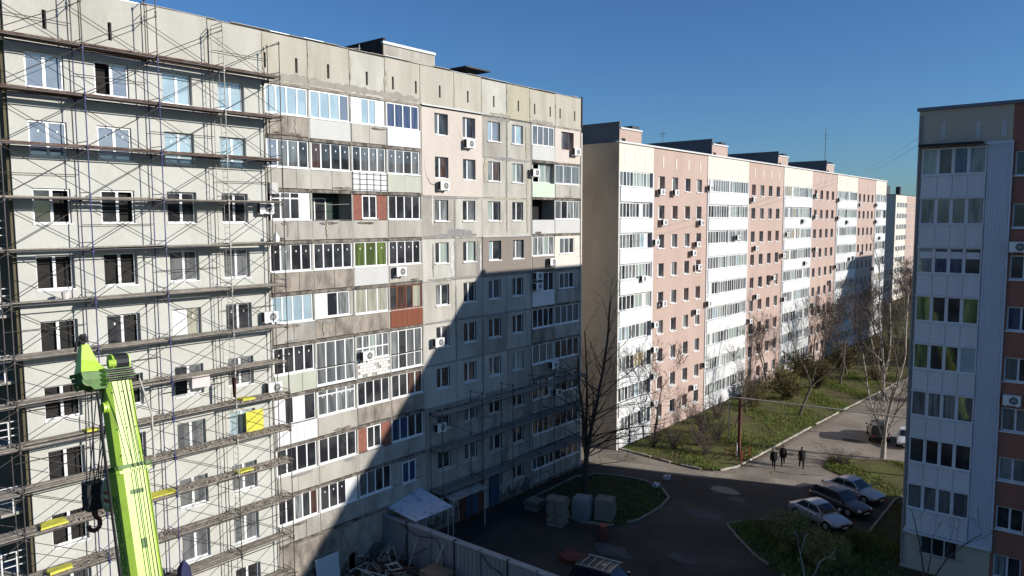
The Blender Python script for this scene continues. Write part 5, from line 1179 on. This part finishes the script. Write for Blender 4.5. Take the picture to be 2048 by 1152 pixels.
for (z_, dx, dy, dz, L_, r_) in ((3.1, .7, .55, .75, 5.5, .07), (3.6, .8, .6, .6, 6.5, .07), (4.6, .9, .5, .55, 6.0, .065), (5.6, .6, .8, .8, 6.0, .06), (7.2, .8, .6, .9, 6.5, .065), (4.2, -.6, -.55, .8, 4.0, .06), (5.4, -.7, -.3, .7, 4.2, .055), (6.6, -.4, -.9, .8, 4.0, .05), (2.2, .7, .5, .25, 3.2, .05), (3.9, .8, .4, .9, 6.5, .065), (6.2, .9, .5, .7, 6.0, .055), (8.0, .5, .9, .9, 5.5, .05), (8.6, -.6, -.3, .9, 4.0, .05), (3.0, .9, .7, .45, 5.0, .055)):
    limb(Vector((.02*z_, .02*z_, z_)), Vector((dx, dy, dz)), L_, r_, .5, .05, .07, .95)
bare_tree('bare_tree', 'tall dark bare tree on the shaded lawn island in front of the grey block corner', -31.55, 46.85, segs, 'bark', 'bark', cut=.045, sc=.93)
# birch with two whitish trunks
segs = []; rn = random.Random(91)
segs.append((Vector((0, 0, -.1)), Vector((.05, 0, 1.6)), .27, .22, 0))
J = Vector((.05, 0, 1.6))
for (d_, L_, r_, sd_) in (((-.24, -.08, 1), 9.5, .10, 5), ((.05, .05, 1), 14.0, .14, 6), ((.30, .2, 1), 7, .06, 7), ((-.05, .2, 1), 10, .07, 8)):
    limb(J, Vector(d_), L_, r_, 0.5, -.012, .05, .97, random.Random(sd_))
bare_tree('birch_tree', 'forked birch with white bark on the sunlit corner lawn beside the shaded block', -15.9, 70.0, segs, 'birch', 'bark2', cut=.05)
segs = []
J = Vector((0, 0, 2.2)); segs.append((Vector((0, 0, -.1)), J, .22, .19, 0))
for (d_, L_, r_, sd_) in (((-.05, -.02, 1), 14.5, .15, 15), ((.14, .1, 1), 11.5, .10, 16), ((-.28, .1, 1), 9.5, .08, 17)):
    limb(J, Vector(d_), L_, r_, 0.5, -.012, .045, .97, random.Random(sd_))
bare_tree('birch_tree', 'tall slim pale birch farther back at the edge of the lawn by the yard road', -21.4, 93.0, segs, 'birch', 'bark2', cut=.05)
# leaning tree on the lawn
segs = []
k1 = Vector((.9, 1.0, 3.2)); segs.append((Vector((0, 0, -.1)), Vector((.45, .5, 1.7)), .17, .15, 0)); segs.append((Vector((.45, .5, 1.7)), k1, .15, .13, 0))
for (d_, L_, r_, sd_) in (((-.25, -.1, 1), 7.5, .10, 25), ((.75, .5, .9), 7.5, .09, 26), ((.1, .6, .9), 6, .07, 27)):
    limb(k1, Vector(d_), L_, r_, 1, 0, .07, .9, random.Random(sd_))
bare_tree('bare_tree', 'leaning grey brown bare tree standing in the sunny lawn', -26.55, 80.0, segs, 'bark2', 'bark2', cut=.05)
# trees whose bare crowns stand by the pink block
PT = [tree_segments(s_, 10, .14, lean=(.05*(s_ % 3-1), .03), depth=6, spread=.42, first=.25, side=.62, dmin=.016) for s_ in (101, 102, 103)]
for i, (x, y, h, c, lab) in enumerate([(-34.2, 62.6, 1.0, 0, 'upright bare tree against the first balconies of the pink block'), (-33.2, 88.5, 1.0, 1, 'bare tree standing before the second salmon strip of the pink block'), (-32.5, 103, 1.05, 2, 'bare tree before the third white balcony strip of the pink block'),
        (-31.5, 78.0, .75, 2, 'small bare tree between the olive bushes and the second white balcony strip'), (-30.0, 71.5, .62, 1, 'low spreading bare tree behind the gas pipe post'), (-27.5, 98.0, 1.1, 0, 'bare tree at the far end of the sunny lawn, left of the slim birch')]):
    bare_tree('bare_tree', lab, x, y, PT[c], 'bark2', 'bark2', cut=.045, sc=h, rz=i*1.3, cache='pt%d' % c)
spots = [(-24.5, 108), (-29, 106), (-19, 114), (-34, 112), (-16, 124), (-21, 146), (-26, 136), (-17.5, 160), (-27, 112), (-31, 118), (-25.5, 122), (-29, 130), (-23.5, 134), (-33, 138), (-26, 145), (-22, 152), (-30, 158), (-18, 128), (-13, 118), (-17, 140), (-12.5, 150), (-24, 165), (-34, 170), (-20, 175), (-38, 185), (-28, 190), (-15.5, 108), (-20.5, 106)]
for i, (x, y) in enumerate(spots):
    bare_tree('bare_tree', 'leafless tree in the thicket at the far end of the yard', x, y, PT[i % 3], 'bark2', 'bark2', cut=.045, sc=1.0+.35*((i*7) % 5)/4, rz=i*2.1, cache='pt%d' % (i % 3), group='leafless trees at the far end of the yard')
# bushes
def bush_mesh(seed, h, r, stems, twig, leaf=0, lr=.05):
    rn = random.Random(seed); bb = MB()
    for k in range(stems):
        a_ = rn.uniform(0, 6.28); e = rn.uniform(.15, 1.0); p = Vector((rn.gauss(0, .12), rn.gauss(0, .12), 0)); d = Vector((math.cos(a_)*e, math.sin(a_)*e, 1.2)).normalized(); L = h*rn.uniform(.6, 1.05)
        q = p; n = 5
        for i in range(n):
            d = (d+Vector((rn.gauss(0, .14), rn.gauss(0, .14), rn.gauss(0, .1)))).normalized(); e_ = q+d*L/n
            bb.tube(q, e_, .022*(1-i/n)+.007, 3, r2=.02*(1-(i+1)/n)+.006, cap=False)
            for _ in range(twig):
                t = (d*.5+Vector((rn.gauss(0, .7), rn.gauss(0, .7), rn.gauss(.2, .5)))).normalized(); w_ = e_+t*rn.uniform(.2, .6)*h*.3
                bb.tube(e_, w_, .008, 3, r2=.004, cap=False)
                for _l in range(leaf):
                    c = e_.lerp(w_, rn.random())+Vector((rn.gauss(0, .12), rn.gauss(0, .12), rn.gauss(0, .12))); u_ = Vector((rn.gauss(0, 1), rn.gauss(0, 1), rn.gauss(0, 1))).normalized()*lr*rn.uniform(.6, 1.3); v_ = u_.orthogonal().normalized()*lr*.6
                    bb.quad(c-u_, c+v_, c+u_, c-v_, 1)
            q = e_
    return bb
bm = [bush_mesh(s_, 2.6, 1.5, 26, 6).mesh('bare_bush', [X['bark2'], X['leaf2']]) for s_ in (1, 2)]
bl_ = [bush_mesh(s_+10, 2.8, 1.6, 22, 6, 5, .075).mesh('leafy_bush', [X['bark2'], X['leaf2']]) for s_ in (1, 2)]
by = bush_mesh(33, 2.3, 1.4, 150, 6, 4, .06).mesh('yellow_bush', [X['leaf3'], X['leaf3']])
BU = [(-33.2, 60.4, .8, 0, 'bare brown bush at the first corner of the pink block'), (-31.5, 61.2, .95, 1, 'bare bush second along the lawn from the pink block corner'), (-30.2, 63.6, 1.05, 0, 'bare bush beneath the pink strip, third from the corner'),
      (-28.4, 61.3, .9, 1, 'bare bush close to the lawn kerb left of the red railing'), (-29.6, 66.2, 1.0, 0, 'rounded bare bush behind the red railing'), (-31.6, 67.4, 1.1, 1, 'tall bare bush against the first salmon strip'),
      (-33.4, 70.3, 1.0, 0, 'bare bush tight against the wall of the first salmon strip'), (-32.6, 73.2, 1.15, 1, 'bare bush right of the first salmon strip')]
for i, (x, y, s_, k, lab) in enumerate(BU): o = ob('bare_bush', bm[k], None, (x, y, 0), (0, 0, i*1.7), label=lab, cat='bush'); o.scale = (s_, s_, s_)
LB = [(-31.5, 80.5, .9, 0, 'olive green bush nearest on the lawn before the second white strip'), (-33.2, 84.0, 1.1, 1, 'large olive bush against the second white balcony strip'), (-30.0, 86.5, 1.2, 0, 'olive bush in the lawn behind the leaning tree'), (-32.4, 91.5, 1.2, 1, 'olive bush before the second salmon strip'),
      (-29.4, 95.0, 1.3, 0, 'olive bush near the far sunlit lawn'), (-32.8, 99.5, 1.5, 1, 'tall olive bush at the third white balcony strip'), (-24.8, 104, 1.0, 1, 'light olive bush beside the far kerb'), (-17.5, 95.5, 1.0, 0, 'yellow green bush beyond the parked black car'), (-30.0, 108, 1.5, 0, 'dark olive bush at the far end of the lawn'), (-26.5, 116, 1.5, 1, 'dark olive bush beneath the far leafless trees')]
for i, (x, y, s_, k, lab) in enumerate(LB): o = ob('leafy_bush', bl_[k], None, (x, y, 0), (0, 0, i*1.1), label=lab, cat='bush'); o.scale = (s_, s_, s_)
YB = [(-15.6, 46.6, 1.0, 'yellowish bush directly in front of the nearest silver sedan'), (-13.2, 45.2, .9, 'yellowish bush at the bottom edge, right of the larger one'), (-12.2, 49.0, .6, 'small dry bush by the shaded wall corner')]
for i, (x, y, s_, lab) in enumerate(YB): o = ob('dry_bush', by, None, (x, y, 0), (0, 0, i*2.0), label=lab, cat='bush'); o.scale = (s_, s_, s_)
o = ob('bare_bush', bm[1], None, (-18.3, 66.3, 0), label='low brown thicket on the corner lawn behind the farthest silver sedan', cat='bush'); o.scale = (1.3, 1.3, .55)
segs = []; limb(Vector((0, 0, 0)), Vector((-.25, 0, 1)), 4.2, .06, 1, 0, .06, .7, random.Random(3)); limb(Vector((.1, 0, 0)), Vector((.45, .1, 1)), 4.5, .06, 1, 0, .06, .7, random.Random(4)); limb(Vector((0, 0, 0)), Vector((.1, 0, 1)), 3, .05, 1, 0, .06, .7, random.Random(9))
bare_tree('bare_tree', 'thin young bare tree in front of the ground floor window of the shaded block', -8.1, 46.9, segs, 'bark2', 'bark2', cut=.03)
segs = []; limb(Vector((0, 0, 0)), Vector((-.1, 0, 1)), 2.4, .045, 1, 0, .08, .8, random.Random(13)); limb(Vector((.1, 0, 0)), Vector((.35, .1, 1)), 2.2, .04, 1, 0, .08, .8, random.Random(14))
bare_tree('sapling', 'pale leafless sapling at the bottom edge below the cars', -13.4, 42.3, segs, 'polew', 'polew', cut=.02)
# ================================================================== GRASS and fallen leaves (uncountable)
def inside(p, poly):
    c = False; j = len(poly)-1
    for i in range(len(poly)):
        a, b_ = poly[i], poly[j]
        if (a[1] > p[1]) != (b_[1] > p[1]) and p[0] < (b_[0]-a[0])*(p[1]-a[1])/(b_[1]-a[1])+a[0]: c = not c
        j = i
    return c
def blades(name, label, poly, n, z, hs, mats, seed, box=None, wt=None):
    rn = random.Random(seed); bb = MB(); xs = [p[0] for p in poly]; ys = [p[1] for p in poly]
    x0, x1, y0, y1 = box or (min(xs), max(xs), min(ys), max(ys)); c = 0
    ph = [(rn.uniform(.15, .5), rn.uniform(.15, .5), rn.uniform(0, 6)) for _ in range(4)]
    while c < n:
        x, y = rn.uniform(x0, x1), rn.uniform(y0, y1)
        if not inside((x, y), poly): continue
        c += 1
        dn = sum(math.sin(x*a_*2+y*b_*2+p_) for a_, b_, p_ in ph)/4
        if dn < rn.uniform(-.35, .45): continue
        if name == 'grass' and x < -28.5 and rn.random() < .6: continue
        for _ in range(3):
            h = rn.uniform(*hs)*(1+.6*dn); a_ = rn.uniform(0, 6.28); w_ = rn.uniform(.015, .04); ux, uy = math.cos(a_)*w_, math.sin(a_)*w_; lx, ly = rn.gauss(0, .4)*h, rn.gauss(0, .4)*h
            px, py = x+rn.gauss(0, .08), y+rn.gauss(0, .08)
            bb.poly([(px-ux, py-uy, z-.02), (px+ux, py+uy, z-.02), (px+lx, py+ly, z+h)], 0 if rn.random() < .75 else 1)
    return tag(bb.build(name, mats), label, 'grass', kind='stuff')
blades('grass', 'patchy spring grass on the sunlit lawn before the pink block', LAWN, 42000, .05, (.06, .26), [X['leaf1'], X['leaf3']], 5, box=(-36, -22, 57, 108))
blades('grass', 'grass on the corner lawn beside the shaded block', RG, 9000, .04, (.05, .2), [X['leaf1'], X['leaf3']], 6)
blades('grass', 'dark grass on the shaded lawn island', ISL, 5000, .05, (.04, .14), [X['leaf1'], X['lawnd']], 7)
blades('grass', 'rough dark grass below the parked cars', LR, 9000, .03, (.06, .3), [X['leaf1'], X['leaf3']], 8, box=(-20.6, -9, 41, 60))
rn = random.Random(99); bb = MB()
for k in range(9000):
    if rn.random() < .6: t = rn.random(); x, y = -25.0+1.4*t+rn.gauss(.5, .35), 60+40*t+rn.gauss(0, .5)
    elif rn.random() < .5: x, y = rn.uniform(-34, -24), rn.uniform(58.5, 72)
    else: x, y = rn.uniform(-36, -20), rn.uniform(52, 58.5)
    s_ = rn.uniform(.02, .06); a_ = rn.uniform(0, 6.28); ux, uy = math.cos(a_)*s_, math.sin(a_)*s_
    bb.quad((x-ux, y-uy, .02), (x+uy*.6, y-ux*.6, .03), (x+ux, y+uy, .02), (x-uy*.6, y+ux*.6, .035))
tag(bb.build('fallen_leaves', X['dead']), 'dry fallen leaves drifted along the lawn kerb and pavement', kind='stuff')
